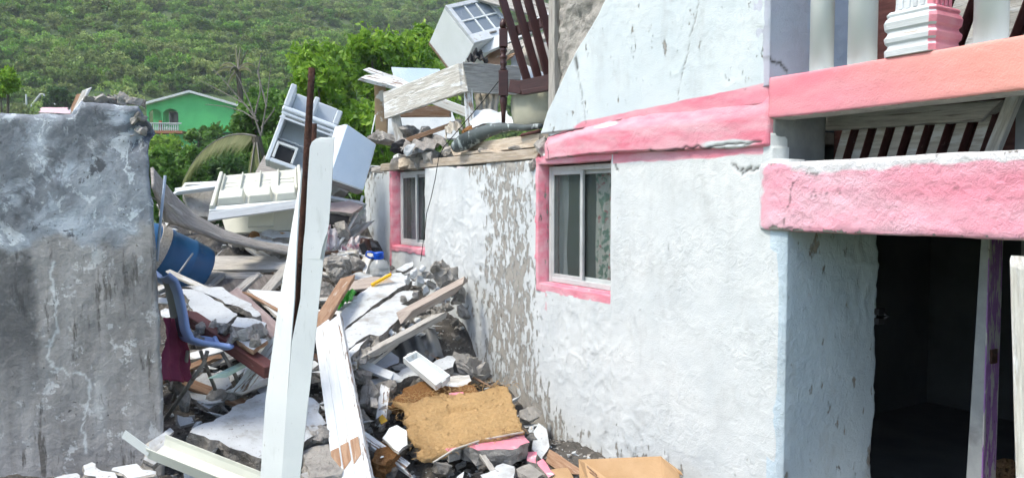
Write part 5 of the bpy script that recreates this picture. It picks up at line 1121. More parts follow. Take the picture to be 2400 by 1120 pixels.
# plastic tray (from a refrigerator)
def tray():
    c = [P(*q) for q in ((945, 850, 6.35), (975, 834, 6.45), (1056, 892, 6.1), (1022, 916, 5.95))]; o = sum(c, Vector()) / 4
    t = thing('plastic_tray', 'shallow white plastic tray resting on the broken slab', 'tray', o); n = ((c[1] - c[0]).cross(c[3] - c[0])).normalized(); n = n if n.z > 0 else -n
    q = [p - o for p in c]; inn = [p * .84 for p in q]; h = n * .055; m = M()
    m.add([p for p in q] + [p + h for p in q] + [p * .9 + h for p in q] + [p * .86 + n * .008 for p in q], [(3, 2, 1, 0)] + [f for i in range(4) for f in ((i, (i + 1) % 4, 4 + (i + 1) % 4, 4 + i), (4 + i, 4 + (i + 1) % 4, 8 + (i + 1) % 4, 8 + i), (8 + i, 8 + (i + 1) % 4, 12 + (i + 1) % 4, 12 + i))] + [(12, 13, 14, 15)])
    m.build('tray_body', 'whiteplastic', t, None, .003)
    for a, b in ((2, 3), (0, 1)):
        e = q[a].lerp(q[b], .35), q[a].lerp(q[b], .65); m = M(); m.bar(e[0] * 1.03 + h * .5, e[1] * 1.03 + h * .5, .012, .05, n); m.build('clip', 'whiteplastic', t, None, .002)
tray()
# coir mat: thick fibrous pad
def coir_mat():
    a, b, c_, d = P(925, 945, 5.75), P(1185, 905, 6.05), P(1228, 1008, 5.55), P(1000, 1072, 5.15)
    nu, nv = 70, 44; V = np.zeros((nu, nv, 3)); n = ((b - a).cross(d - a)).normalized(); n = n if n.z > 0 else -n
    for i in range(nu):
        for j in range(nv):
            u = i / (nu - 1); v = j / (nv - 1); p = a * (1 - u) * (1 - v) + b * u * (1 - v) + c_ * u * v + d * (1 - u) * v
            e = min(u, 1 - u, v, 1 - v)
            f = float(fbm(u * 3, v * 2.4, 3, 4)) * .07 + float(fbm(u * 30, v * 22, 5, 2)) * .016 - .05 * math.exp(-((u - .45) / .2) ** 2 - ((v - .35) / .05) ** 2) * .6
            p = p + n * (f + .008 * (1 - math.exp(-e / .008))) + (b - a).normalized() * float(fbm(v * 7, 3, 9, 3)) * .22 * (1 - .8 * min(1, u * 2.2)) + (d - a).normalized() * (float(fbm(u * 7, 8, 4, 4)) * .13 * (1 - v * .6) + float(fbm(u * 26, 3, 14, 3)) * .03) + (b - a).normalized() * float(fbm(v * 22, 5, 15, 3)) * .035
            V[i, j] = p
    c0 = V.reshape(-1, 3).mean(0); t = thing('coir_mat', 'torn golden brown coir mattress pad lying at the wall foot', 'mat', Vector(c0))
    o = grid_obj('pad', V - c0, 'mat', t, None, None, True, rim=lambda q: q - np.array(n) * .028)
    m = M(); rng = random.Random(5)
    for k in range(420):                    # loose fibres at the torn upper edge
        u = rng.uniform(0, 1); e = rng.choice([0, 0, 1, 2]); p = (a.lerp(b, u) if e == 0 else a.lerp(d, u) if e == 1 else d.lerp(c_, u)) - Vector(c0) + Vector((rng.gauss(0, .05), rng.gauss(0, .04), rng.uniform(.0, .05)))
        dr = Vector((rng.gauss(0, 1), rng.gauss(0, 1), rng.gauss(0, .5))).normalized() * rng.uniform(.02, .06); m.tube([p, p + dr * .5 + Vector((0, 0, .006)), p + dr], .0018, 3, 0, False)
    f = m.build('loose_fibres', 'mat', t); f['kind'] = 'stuff'
    pts = [P(1015, 1083, 5.1), P(1065, 1052, 5.22), P(1130, 1030, 5.38), P(1226, 1012, 5.52)]
    M().tube([p - Vector(c0) for p in pts], .008, 6).build('edge_cord', 'cloth', t)
coir_mat()
slab('coir_scrap', 'torn coir piece with white plaster crust above the coir mat', 'scrap', pp((915, 960, 5.8), (950, 910, 6.05), (1000, 892, 6.15), (1060, 905, 6.15), (1110, 900, 6.2), (1130, 920, 6.1), (1060, 935, 6.0), (980, 950, 5.85)), .06, 'coir', 'coir', .014, 31)
slab('plaster_piece', 'cream plaster piece right of the plastic tray', 'plaster', pp((1030, 885, 6.3), (1100, 878, 6.5), (1106, 890, 6.4), (1095, 905, 6.3), (1040, 910, 6.2)), .03, 'palewood', 'coir', .008, 32)
slab('pink_scrap', 'tiny bright pink scrap on the torn coir', 'scrap', pp((1053, 920, 6.0), (1085, 918, 6.02), (1088, 924, 5.98), (1055, 930, 5.95)), .02, 'pinkchip', 'pinkchip', .002, 33)
slab('coir_scrap', 'dark brown coir clump left below the coir mat', 'scrap', pp((870, 1080, 5.05), (885, 1038, 5.3), (900, 1030, 5.35), (932, 1050, 5.25), (935, 1062, 5.2), (905, 1088, 5.0)), .08, 'coir', 'coir', .012, 34)
slab('plaster_piece', 'rounded white plaster shard standing left of the coir mat', 'plaster', pp((896, 1028, 5.3), (912, 998, 5.4), (930, 992, 5.45), (952, 1008, 5.4), (955, 1045, 5.25), (935, 1060, 5.15)), .025, 'whiteplastic', 'rock', .004, 35)
slab('plaster_piece', 'small white plaster chip beside the grooved timber', 'plaster', pp((842, 1025, 5.3), (862, 1022, 5.3), (866, 1045, 5.2), (846, 1048, 5.2)), .03, seed=36)
slab('board_scrap', 'small yellow printed scrap left of the coir mat', 'scrap', pp((886, 978, 5.6), (897, 970, 5.65), (908, 985, 5.55), (894, 994, 5.5)), .006, 'yellow', 'card', .001, 37)
slab('pink_chunk', 'wide pink painted concrete chunk below the coir mat', 'concrete chunk', pp((1078, 1035, 5.35), (1140, 1020, 5.5), (1228, 1015, 5.6), (1242, 1035, 5.45), (1200, 1052, 5.3), (1165, 1050, 5.28), (1120, 1058, 5.25)), .12, 'pinkchip', 'concrete', .010, 38)
slab('pink_chunk', 'thin pale pink concrete chunk tucked under the coir mat corner', 'concrete chunk', pp((1042, 1046, 5.3), (1080, 1022, 5.45), (1095, 1030, 5.4), (1075, 1050, 5.25), (1050, 1056, 5.2)), .07, 'pinkchip', 'concrete', .006, 39)
slab('pink_chunk', 'small bright pink chunk standing by the wall foot', 'concrete chunk', pp((1235, 1080, 5.4), (1238, 1056, 5.5), (1258, 1058, 5.5), (1256, 1085, 5.35)), .07, 'pinkchip', 'concrete', .004, 40)
slab('pink_chunk', 'long pink and white sliver pointing down at the wall foot', 'concrete chunk', pp((1258, 1082, 5.35), (1272, 1074, 5.4), (1300, 1110, 5.2), (1285, 1118, 5.15)), .05, 'pinkchip', 'concrete', .004, 41)
slab('grey_plaster', 'tall grey white plaster shard leaning on the wall foot', 'plaster', pp((1248, 1052, 5.7), (1250, 1010, 5.9), (1262, 990, 6.0), (1280, 1005, 5.95), (1288, 1045, 5.75), (1270, 1075, 5.6)), .035, 'whitechip', 'concrete', .004, 42)
slab('plaster_piece', 'white plaster piece at the bottom edge left of the cardboard box', 'plaster', pp((1125, 1112, 5.1), (1180, 1085, 5.25), (1205, 1092, 5.2), (1210, 1125, 5.0), (1140, 1140, 4.95)), .04, seed=43)
slab('concrete_block', 'grey crumbly block beside the pink sliver', 'concrete chunk', pp((1210, 1098, 5.2), (1240, 1085, 5.3), (1275, 1110, 5.15), (1250, 1130, 5.0)), .09, 'concrete', 'concrete', .008, 44)
board('grey_plank', 'worn brown plank end leaning at the wall foot by the cardboard', (1275, 1062, 5.75), (1345, 1108, 5.35), .10, .03, 'brownwood', (-.3, -1, .8), 'plank', 9, .03)
slab('card_scrap', 'flat ochre cardboard scrap left of the cardboard box', 'cardboard', pp((1288, 1100, 5.3), (1330, 1095, 5.35), (1350, 1125, 5.15), (1300, 1130, 5.1)), .008, 'card', 'card', .003, 45)
def carton():
    o = P(1460, 1150, 4.95); t = thing('cardboard_box', 'brown cardboard box with folded flaps at the bottom edge', 'box', o)
    q = lambda *a: [P(*p) - o for p in a]
    def face(nm, pts): 
        n = ((pts[1] - pts[0]).cross(pts[2] - pts[0])).normalized() * .005; k = len(pts)
        M().add(pts + [p + n for p in pts], [tuple(range(k)), tuple(range(k, 2 * k))[::-1]] + [(i, (i + 1) % k, k + (i + 1) % k, k + i) for i in range(k)]).build(nm, 'card', t)
    face('panel', q((1356, 1076, 5.25), (1548, 1068, 5.05), (1556, 1200, 4.75), (1362, 1200, 4.95)))
    face('panel', q((1548, 1068, 5.05), (1590, 1108, 4.75), (1600, 1200, 4.6), (1556, 1200, 4.75)))
    face('flap', q((1548, 1068, 5.05), (1596, 1104, 4.85), (1600, 1112, 4.8), (1552, 1085, 5.0)))
    face('flap', q((1356, 1076, 5.25), (1370, 1084, 5.05), (1420, 1120, 4.85), (1385, 1150, 4.8)))
    for (a, b) in (((1376, 1092, 5.0), (1398, 1112, 4.9)), ((1382, 1105, 4.95), (1402, 1119, 4.86))): M().bar(*q(a, b), .004, .012).build('printed_mark', 'brownwood', t)
carton()

# ---------------------------------------------------------------- small bright things
def bottle():
    b = P(893, 660, 8.3); t = thing('water_bottle', 'large clear plastic water bottle with blue cap and handle', 'bottle', b, (R(4), R(-4), 0)); s = 1.0
    M().lathe([(.10, 0), (.112, .01), (.112, .05), (.105, .06), (.112, .07), (.112, .12), (.105, .13), (.112, .14), (.108, .18), (.08, .225), (.045, .25), (.042, .262)], 20).build('body', 'clear', t, None, 0, True)
    M().lathe([(.052, .250), (.056, .262), (.056, .275), (.05, .278), (.058, .285), (.058, .318), (.052, .325)], 18).build('cap', 'bluecap', t, None, 0, False)
    M().tube([(-.05, 0, .262), (-.10, -.01, .272), (-.135, -.015, .30), (-.12, -.01, .335), (-.07, 0, .33), (-.04, 0, .318)], .011, 8).build('handle', 'bluecap', t, None, 0, True)
bottle()
def comb():
    a, b = P(870, 668, 7.6), P(917, 642, 7.7); t = thing('yellow_brush', 'bright yellow plastic brush lying on the tilted slab', 'brush', a); d = b - a
    M().bar(Vector(), d, .03, .022, (0, -.6, 1)).build('back', 'yellow', t, None, .004)
    m = M(); n = 14
    for k in range(n):
        p = d * ((k + .5) / n) + Vector((.0, -.012, -.008)); m.bar(p, p + Vector((.006, -.016, -.022)), .006, .006)
    m.build('bristles', 'yellow', t)
comb()
sheet('green_bag', 'bright green plastic bag lying on the brown plank', 'bag', [(792, 692, 7.2), (838, 678, 7.35), (822, 700, 7.15), (793, 722, 7.05)], 'green', 24, 24, .035, 4, 5, -.05, .04)
def shoe():
    o = P(855, 585, 8.9); t = thing('boot', 'dark brown leather boot standing on its toe by the wall', 'boot', o); q = lambda *a: [P(*p) - o for p in a]
    M().tube(q((846, 566, 8.9), (855, 568, 8.9), (859, 585, 8.9), (862, 602, 8.9), (868, 614, 8.88)), [.05, .075, .06, .05, .025], 12).build('upper', 'leather', t, None, 0, True)
    M().bar(*q((847, 570, 8.83), (866, 612, 8.82)), .02, .07, (1, 0, 0)).build('sole', 'black', t, None, .005)
shoe()
board('brown_plank', 'brown and white plank leaning under the green bag', (752, 755, 6.4), (812, 658, 7.3), .13, .04, 'brownwood', (-.1, -.8, .6), 'plank', 11, .015)
board('grey_plank', 'pale wooden block standing left of the water bottle', (845, 655, 8.3), (862, 605, 8.5), .14, .06, 'palewood', (-.4, -1, 0), 'block', 12, .03)
board('grey_plank', 'dusty brown board end below the water bottle', (820, 672, 7.6), (880, 665, 7.7), .16, .05, surf('dusty_board', (.38, .32, .28), (.46, .40, .35), 5, (.8, 6, 6)), (0, -.7, 1), 'board', 13, .03)
for k, (x, y, Y, s, m_, lb) in enumerate([(790, 620, 8.1, .30, 'rock', 'big dark stone left of the pale wooden block'), (790, 645, 7.8, .22, 'concrete', 'blue grey boulder above the brown plank'), (760, 690, 7.4, .3, 'rock', 'dark stone behind the vinyl post on its right'), (830, 620, 8.4, .24, 'rock', 'brownish stone beside the straw')]):
    big('stone', lb, (x, y, Y), (s * 1.3, s, s), m_, 230 + k, (k, k, k), 'stone')
def straw_patch():
    t = thing('straw_litter', 'brown straw and coir litter spread beside the far wall end', 'litter', P(800, 600, 8.7)); o = t.location; rng = random.Random(8)
    pts = pp((755, 640, 8.3), (765, 590, 8.9), (820, 570, 9.3), (860, 580, 9.3), (850, 610, 8.9), (800, 640, 8.5)); plate('litter_bed', pts, .08, ['straw', 'straw'], t, .03, .08, 4)
    m = M()
    for k in range(700):
        x = rng.uniform(758, 856); y = rng.uniform(575, 638); p = P(x, y, 8.35 + (640 - y) * .014 - rng.uniform(0, .08)) - o; d = Vector((rng.gauss(0, 1), rng.gauss(0, 1), rng.gauss(0, .4))).normalized() * rng.uniform(.03, .09)
        m.tube([p - d, p + d], .003, 3, 0, False)
    f = m.build('straw', 'straw', t); f['kind'] = 'stuff'
straw_patch()
sheet('pink_cloth', 'crumpled pink and white cloth heaped by the far wall end', 'cloth', [(790, 590, 8.7), (850, 560, 9.1), (855, 590, 8.9), (800, 600, 8.6)], 'pinkcloth', 26, 26, .07, 4, 7, -.10, .08)
sheet('white_rag', 'crumpled white rag beside the boot', 'cloth', [(805, 600, 8.5), (840, 585, 8.7), (842, 600, 8.6), (815, 608, 8.4)], 'cloth', 20, 20, .04, 4, 9, -.04, .05)
sheet('plastic_bundle', 'clear plastic bundle with pink inside next to the vinyl post', 'bundle', [(745, 540, 8.6), (790, 535, 8.8), (795, 575, 8.6), (748, 590, 8.4)], 'pinkcloth', 24, 24, .05, 4, 12, -.12, .06)
def wire(name, label, pts, r, mat, cat='cable'):
    return tag(M().tube([P(*p) for p in pts], r, 6).build(name, mat, None, None, 0, True, True), label, cat)
wire('white_hose', 'bent white plastic pipe looping down from the wall end', [(850, 460, 9.6), (842, 490, 9.5), (825, 520, 9.3), (810, 550, 9.1), (790, 580, 8.9), (772, 600, 8.7), (760, 612, 8.6)], .02, 'whiteplastic', 'pipe')
wire('white_hose', 'thin white hooked wire standing in the straw', [(800, 582, 8.6), (800, 600, 8.5), (803, 612, 8.4), (816, 618, 8.3), (822, 612, 8.3)], .008, 'whiteplastic', 'wire')
wire('black_cable', 'long thin black cable hanging down the white wall', [(1168, 192, 7.6), (1130, 240, 7.75), (1085, 292, 7.9), (1040, 345, 8.1), (1028, 370, 8.15), (1020, 420, 8.25), (1010, 465, 8.32), (1000, 500, 8.4), (996, 540, 8.42), (990, 580, 8.45), (986, 612, 8.45)], .0045, 'cable')
wire('hanging_string', 'white cord hanging at the far wall corner', [(880, 270, 9.3), (872, 310, 9.3), (868, 345, 9.3)], .009, 'whiteplastic', 'cord')

# ---------------------------------------------------------------- middle: warped sheet, barrel, door, fridge doors
def warped_sheet():
    top = [(352, 395, 6.6), (400, 455, 6.9), (450, 505, 7.3), (520, 545, 7.7), (600, 575, 8.0), (690, 592, 8.2)]
    bot = [(355, 440, 6.3), (385, 520, 6.6), (440, 538, 6.95), (520, 568, 7.3), (600, 585, 7.65), (685, 600, 7.95)]
    nu, nv = 50, 10; V = np.zeros((nu, nv, 3))
    def ip(l, u):
        f = u * (len(l) - 1); k = min(int(f), len(l) - 2); return P(*l[k]).lerp(P(*l[k + 1]), f - k)
    for i in range(nu):
        for j in range(nv): u = i / (nu - 1); V[i, j] = ip(top, u).lerp(ip(bot, u), j / (nv - 1)) + Vector((0, 0, .05 * math.sin(j / (nv - 1) * 3.14)))
    a = Vector(V[0, 0]); b = Vector(V[-1, 0]); c0 = V.reshape(-1, 3).mean(0); mt = frame(Vector(c0), b - a, (0, 0, 1)); inv = np.array(mt.inverted()); Vl = V @ inv[:3, :3].T + inv[:3, 3]
    o = grid_obj('warped_sheet', Vl, 'plywood', None, None, None, True, mt); s = o.modifiers.new('t', 'SOLIDIFY'); s.thickness = .025
    tag(o, 'long warped grey plywood sheet sagging from the grey wall', 'plywood')
warped_sheet()
def barrel():
    b = P(400, 606, 7.2); t = thing('plastic_barrel', 'big blue plastic barrel lying behind the grey wall', 'barrel', b, (R(62), R(12), R(-55))); t.scale = (.82, .82, .82)
    M().lathe([(.26, -.40), (.29, -.38), (.30, -.33), (.305, -.18), (.315, -.16), (.305, -.14), (.305, .10), (.315, .12), (.305, .14), (.30, .30), (.285, .36), (.25, .395), (.19, .415), (.1, .42)], 36).build('drum', 'barrel', t, None, 0, True)
    M().lathe([(.305, .16), (.318, .16), (.318, .27), (.305, .27)], 36).build('band', 'greywood', t, None, 0, False)
    M().lathe([(.05, .39), (.05, .42), (.04, .425)], 14, Matrix.Translation((.12, 0, 0))).build('bung', 'barrel', t)
barrel()
def fallen_door():
    t = thing('fallen_door_leaf', 'weathered grey wooden panel door lying in the rubble', 'door', P(560, 650, 7.4)); o = t.location
    def Yp(px, py): return 7.0 + (690 - py) * .013
    def pc(*l): return [P(x, y, Yp(x, y)) for x, y in l]
    plate('panel', pc((450, 640), (545, 640), (660, 645), (600, 700), (470, 700)), .02, 'darkply', t)
    A = lambda x, y: P(x, y, Yp(x, y) - .02)
    plank('stile', A(490, 612), A(672, 612), .14, .04, 'greywood', (0, -.6, 1), t, .004, 1, .006); plank('stile', A(478, 628), A(668, 626), .12, .04, 'greywood', (0, -.6, 1), t, .004, 2, .006)
    plank('rail', A(515, 648), A(605, 648), .10, .04, 'greywood', (0, -.6, 1), t, .004, 3, .006); plank('rail', A(520, 645), A(462, 692), .11, .04, 'greywood', (0, -.6, 1), t, .004, 4, .006)
    plank('rail', A(672, 628), A(618, 692), .10, .05, 'greywood', (0, -.6, 1), t, .004, 5, .006); plank('rail', A(598, 648), A(548, 692), .09, .04, 'greywood', (0, -.6, 1), t, .004, 6, .006)
    plank('rail', A(465, 660), A(500, 640), .2, .035, 'greywood', (0, -.6, 1), t, .004, 7, .006)
fallen_door()
wire('blue_rod', 'straight pale blue metal rod standing by the grey wall edge', [(387, 412, 5.2), (378, 500, 5.15), (368, 612, 5.1)], .010, 'bluerod', 'rod')
wire('thin_lath', 'thin grey stick leaning across the blue barrel', [(452, 594, 6.9), (430, 625, 6.8), (404, 660, 6.7)], .010, 'galv', 'stick')
def liner_door(name, label, corners, pockets, mat, t=.05, back='whitewood', n_ribs=5):
    """moulded inner side of a refrigerator door: plate, raised rim, ribs and shelf pockets"""
    a, b, c_, d = [P(*q) for q in corners]; o = (a + b + c_ + d) / 4; th = thing(name, label, 'appliance door', o); a, b, c_, d = a - o, b - o, c_ - o, d - o
    n = ((b - a).cross(d - a)).normalized(); n = n if n.dot(-o + Vector((0, 0, EYE))) > 0 else -n
    L = lambda u, v, h=0: a * (1 - u) * (1 - v) + b * u * (1 - v) + c_ * u * v + d * (1 - u) * v + n * h
    def blk(nm, u0, u1, v0, v1, h0, h1, m=mat, tap=.0, par=None):
        bm = M(); bm.add([L(u0, v0, h0), L(u1, v0, h0), L(u1, v1, h0), L(u0, v1, h0), L(u0 + tap, v0 + tap, h1), L(u1 - tap, v0 + tap, h1), L(u1 - tap, v1 - tap, h1), L(u0 + tap, v1 - tap, h1)], [(3, 2, 1, 0), (4, 5, 6, 7), (0, 1, 5, 4), (1, 2, 6, 5), (2, 3, 7, 6), (3, 0, 4, 7)]); return bm.build(nm, m, par or th, None, .006)
    blk('door_shell', 0, 1, 0, 1, -t, 0, mat); 
    blk('side_rim', .0, .06, .02, .98, 0, .07, tap=.012); blk('side_rim', .94, 1, .02, .98, 0, .07, tap=.012); blk('gasket', .0, 1, .90, 1.0, 0.001, .025, 'whiteplastic')
    for (u0, u1) in pockets:
        p = blk('shelf_pocket', u0, u1, .62, .88, 0, .10, tap=.02)
        for k in range(3): blk('groove', u0 + .03, u1 - .03, .22 + k * .1, .27 + k * .1, .001, .012, par=p)
    for k in range(n_ribs): u = .07 + .86 * k / (n_ribs - 1); blk('rib', u - .012, u + .012, .04, .62, .0, .045, tap=.004)
    return th
liner_door('detached_fridge_door', 'cream moulded refrigerator door liner lying on the rubble', [(515, 412, 8.6), (706, 395, 8.9), (712, 480, 8.2), (490, 498, 8.0)], [(.07, .36), (.40, .66), (.70, .93)], 'cream')
board('white_board', 'long white painted board under the cream refrigerator door', (492, 508, 7.9), (705, 478, 8.1), .09, .04, 'whitewood', (0, -1, .3), 'board', 14, .008)
slab('cream_carton', 'flat cream cabinet side standing under the cream door', 'cabinet side', pp((520, 512, 8.6), (695, 488, 8.8), (695, 540, 8.7), (530, 545, 8.5)), .04, 'cream', 'cream', .001, 51)
slab('cream_carton', 'small cream drawer front on the standing cabinet side', 'drawer', pp((585, 502, 8.4), (640, 494, 8.45), (640, 528, 8.4), (580, 530, 8.35)), .05, 'cream', 'cream', .001, 52)
slab('grey_wall_piece', 'grey concrete wall piece left of the cream door', 'concrete slab', pp((430, 450, 9.2), (512, 440, 9.4), (505, 510, 9.2), (450, 505, 9.1)), .12, 'concrete', 'concrete', .006, 53)
board('white_board', 'white timber on top of the grey wall piece', (408, 450, 9.1), (512, 436, 9.2), .10, .05, 'whitewood', (0, -.6, 1), 'board', 15, .01)
board('white_board', 'thin white batten behind the cream door at its left', (430, 434, 9.4), (512, 430, 9.5), .06, .04, 'palewood', (0, -.6, 1), 'batten', 16, .01)
slab('plaster_piece', 'white plaster piece tucked behind the blue rod', 'plaster', pp((370, 480, 6.9), (392, 470, 7.0), (420, 495, 6.9), (390, 530, 6.7)), .03, seed=54)
board('grey_plank', 'short grey plank end poking from the warped sheet', (385, 475, 6.5), (418, 500, 6.6), .07, .04, 'greywood', (0, -.6, 1), 'plank', 17, .03)
for k, (x, y, Y, w, lb) in enumerate([(560, 530, 8.7, .3, 'white plaster lump below the cream cabinet side'), (640, 545, 8.4, .34, 'white topped slab beside the rusted bar'), (655, 575, 8.1, .28, 'white plaster at the tip of the warped sheet'), (600, 560, 8.3, .22, 'small white plaster flake on the warped sheet')]):
    slab('plaster_piece', lb, 'plaster', pp((x - 30, y + 4, Y), (x - 10, y - 8, Y + .15), (x + 38, y - 2, Y + .1), (x + 45, y + 10, Y - .05), (x, y + 14, Y - .12)), .07, seed=60 + k)
def clutter():
    rng = random.Random(21); kinds = [('tin_can', 'small rusty tin can among the household litter', 'can'), ('carton_scrap', 'crushed carton among the household litter', 'carton')]
    for k, (x, y, Y) in enumerate([(545, 535, 9.0), (575, 548, 8.8), (605, 540, 8.9), (625, 532, 8.95), (660, 555, 8.5), (590, 565, 8.5), (685, 530, 9)]):
        if k % 2: o = M().lathe([(.05, 0), (.055, .005), (.055, .12), (.05, .125)], 12).build('tin_can', ['steel', 'yellow', 'coir'][k % 3], None, Matrix.Translation(P(x, y, Y)) @ Euler((rng.random() * 3, rng.random() * 3, rng.random())).to_matrix().to_4x4())
        else: o = M().box((0, 0, 0), (.16, .10, .08)).build('carton_scrap', ['cloth', 'card', 'whitechip'][k % 3], None, Matrix.Translation(P(x, y, Y)) @ Euler((rng.random() * .6, rng.random() * .6, rng.random() * 3)).to_matrix().to_4x4(), .008)
        nm, lb, ct = kinds[0 if k % 2 else 1]; tag(o, ['beige crushed carton left under the cream cabinet side', 'yellow tin can lying in the household litter', 'white crushed carton in the middle of the household litter', 'dull steel tin can left of the rusted bar', 'brown crushed carton nearest the warped sheet tip', 'dark brown tin can resting on the warped sheet', 'beige crushed carton right behind the rusted bar'][k], ct)
clutter()
slab('weathered_board', 'grey weathered board propped behind the cream door', 'board', pp((598, 405, 9.6), (618, 362, 9.8), (700, 392, 9.7), (690, 420, 9.5)), .03, 'plywood', 'plywood', .002, 70)
slab('black_box', 'black open box wedged right of the vinyl post', 'box', pp((752, 520, 9.0), (765, 485, 9.2), (825, 490, 9.3), (812, 535, 9.1)), .25, 'black', 'black', .002, 71)
slab('mauve_board', 'pinkish grey board above the black box', 'board', pp((755, 478, 9.2), (820, 470, 9.4), (850, 484, 9.4), (825, 500, 9.2), (760, 492, 9.1)), .05, surf('mauve_board', (.45, .36, .36), (.54, .47, .46), 5), 'greywood', .003, 72)
board('white_board', 'white batten lying above the pinkish board', (758, 462, 9.3), (850, 478, 9.5), .07, .04, 'whitewood', (0, -.6, 1), 'batten', 18, .01)
board('pale_board', 'broad pale plank leaning towards the wall end', (770, 600, 8.8), (858, 520, 9.7), .18, .04, 'palewood', (-.3, -.6, 1), 'plank', 19, .015)
sheet('plastic_sheet', 'grey crumpled plastic sheet near the wall end', 'plastic sheet', [(820, 500, 9.5), (858, 480, 9.8), (860, 530, 9.7), (825, 530, 9.4)], 'clear', 18, 18, .05, 4, 15, 0, .05)
big('stone', 'dark stone behind the pink bundle', (800, 540, 9.1), (.32, .3, .22), 'rock', 241, (1, 0, 2), 'stone')
big('stone', 'pinkish brown rubble lump under the refrigerator side', (790, 450, 9.6), (.5, .35, .22), 'concrete', 242, (0, .2, 2), 'stone')

# ---------------------------------------------------------------- refrigerator standing crooked
def fridge():
    base = P(700, 402, 9.0); t = thing('refrigerator', 'white refrigerator standing crooked with its doors hanging open', 'refrigerator', base, (R(-8), R(20), R(14)))
    w, h, dp = .52, .62, .45; th = .05
    m = M(); m.b2((-.40, 0, 0), (-.40 + th, dp, h)); m.b2((.18, 0, 0), (.18 + th, dp, h)); m.b2((-.35, dp - th, 0), (.18, dp, h)); m.b2((-.35, .001, h - th), (.18, dp - th, h - .001)); m.b2((-.35, .001, .001), (.18, dp - th, th)); m.build('cabinet', 'fridge', t, None, .008)
    M().b2((-.35, .06, .30), (.18, dp - th, .315)).build('shelf', 'clear', t); M().b2((-.34, .02, .06), (-.12, .25, .22)).build('drawer', 'black', t, None, .01)
    f = M(); f.b2((-.34, .0, .06), (-.31, .03, .26)); f.b2((-.12, .0, .06), (-.09, .03, .26)); f.b2((-.31, .001, .23), (-.12, .029, .26)); f.build('drawer_frame', 'whiteplastic', t, None, .004)
    m = M(); m.b2((-.42, -.02, h), (.24, .40, h + .06)); m.build('freezer_floor', 'fridge', t, None, .012)
    m = M(); m.b2((-.42, -.02, h + .06), (-.35, .40, h + .34)); m.b2((.17, -.02, h + .06), (.24, .40, h + .24)); m.b2((-.35, .34, h + .06), (.17, .40, h + .34)); m.b2((-.12, .0, h + .06), (-.06, .34, h + .30)); m.build('freezer_pocket', 'fridge', t, None, .012)
    bpy.context.view_layer.update()
    d1 = plate('door', pp((813, 290, 8.7), (886, 336, 8.9), (850, 448, 8.6), (770, 418, 8.3)), .06, ['fridgeblue', 'fridge'], t, 0, bevel=.012); d1['label'] = 'pale blue door hanging open'
    plate('side_panel', pp((786, 300, 8.75), (811, 290, 8.75), (770, 418, 8.35), (752, 405, 8.35)), .04, ['fridge', 'fridge'], t, 0, bevel=.008)
    for k in range(3): M().b2((-.41, -.032, h - .10 + k * .055), (.23, -.022, h - .075 + k * .055)).build('moulding', 'fridge', t, None, .004)
fridge()
board('black_strip', 'dark grey trim under the leaning pale blue door', (772, 424, 8.35), (848, 454, 8.6), .06, .03, 'darkply', (0, -1, 0), 'trim', 20, .01)

# ================================================================ wreckage on the upper floor
def cabinet():
    A, B = P(1042, 22, 8.9), P(1108, 106, 8.75); e1 = B - A; L1 = e1.length; e1n = e1.normalized()
    u = (P(1178, 36, 8.8) - P(1108, 106, 8.8)); u = (u - e1n * u.dot(e1n)).normalized(); y = e1n.cross(u); y = y if y.y > 0 else -y
    al = R(42); fx = (u * math.cos(al) + y * math.sin(al)); sx = (-u * math.sin(al) + y * math.cos(al)); L2, L3 = .66, .56
    o = (A + B) / 2; t = thing('kitchen_cabinet', 'white glazed kitchen cabinet tipped on its corner', 'cabinet', o)
    X = lambda a, b, c_: e1n * (a - .5) * L1 + fx * b * L2 + sx * c_ * L3
    def blk(nm, a0, a1, b0, b1, c0, c1, mat, par=t, bv=.004):
        m = M(); m.add([X(a, b, c_) for a in (a0, a1) for b in (b0, b1) for c_ in (c0, c1)], [(0, 1, 3, 2), (4, 6, 7, 5), (0, 4, 5, 1), (2, 3, 7, 6), (0, 2, 6, 4), (1, 5, 7, 3)]); return m.build(nm, mat, par, None, bv)
    blk('side_panel', -.02, 1.02, 0, .035, .0, 1, 'whiteplastic'); blk('side_panel', -.02, 1.02, .965, 1, 0, 1, 'whiteplastic'); blk('end_panel', -.02, .02, .035, .965, 0, 1, 'whiteplastic'); blk('end_panel', .98, 1.02, .035, .965, .0, 1, 'whiteplastic'); blk('back_panel', .02, .98, .035, .965, .95, 1, 'greywood')
    d = blk('glass_door', -.02, .08, .0, 1, -.09, -.005, 'whitewood'); 
    for a0, a1, b0, b1 in ((.80, 1.02, 0, 1), (.08, .80, 0, .09), (.08, .80, .91, 1)): blk('door_rail', a0, a1, b0, b1, -.089, -.006, 'whitewood', d)
    for a0, a1, b0, b1 in ((.42, .46, .09, .91), (.08, .42, .36, .39), (.46, .80, .36, .39), (.08, .42, .63, .66), (.46, .80, .63, .66)): blk('glazing_bar', a0, a1, b0, b1, -.075, -.035, 'whiteplastic', d, .002)
    blk('pane', .08, .80, .09, .91, -.05, -.045, 'cabglass', d, 0)
    blk('latch', .88, .92, .42, .58, -.115, -.091, 'steel', d)
    blk('edge_strip', -.03, 1.03, .0, .04, .96, 1.04, 'brownwood')
cabinet()
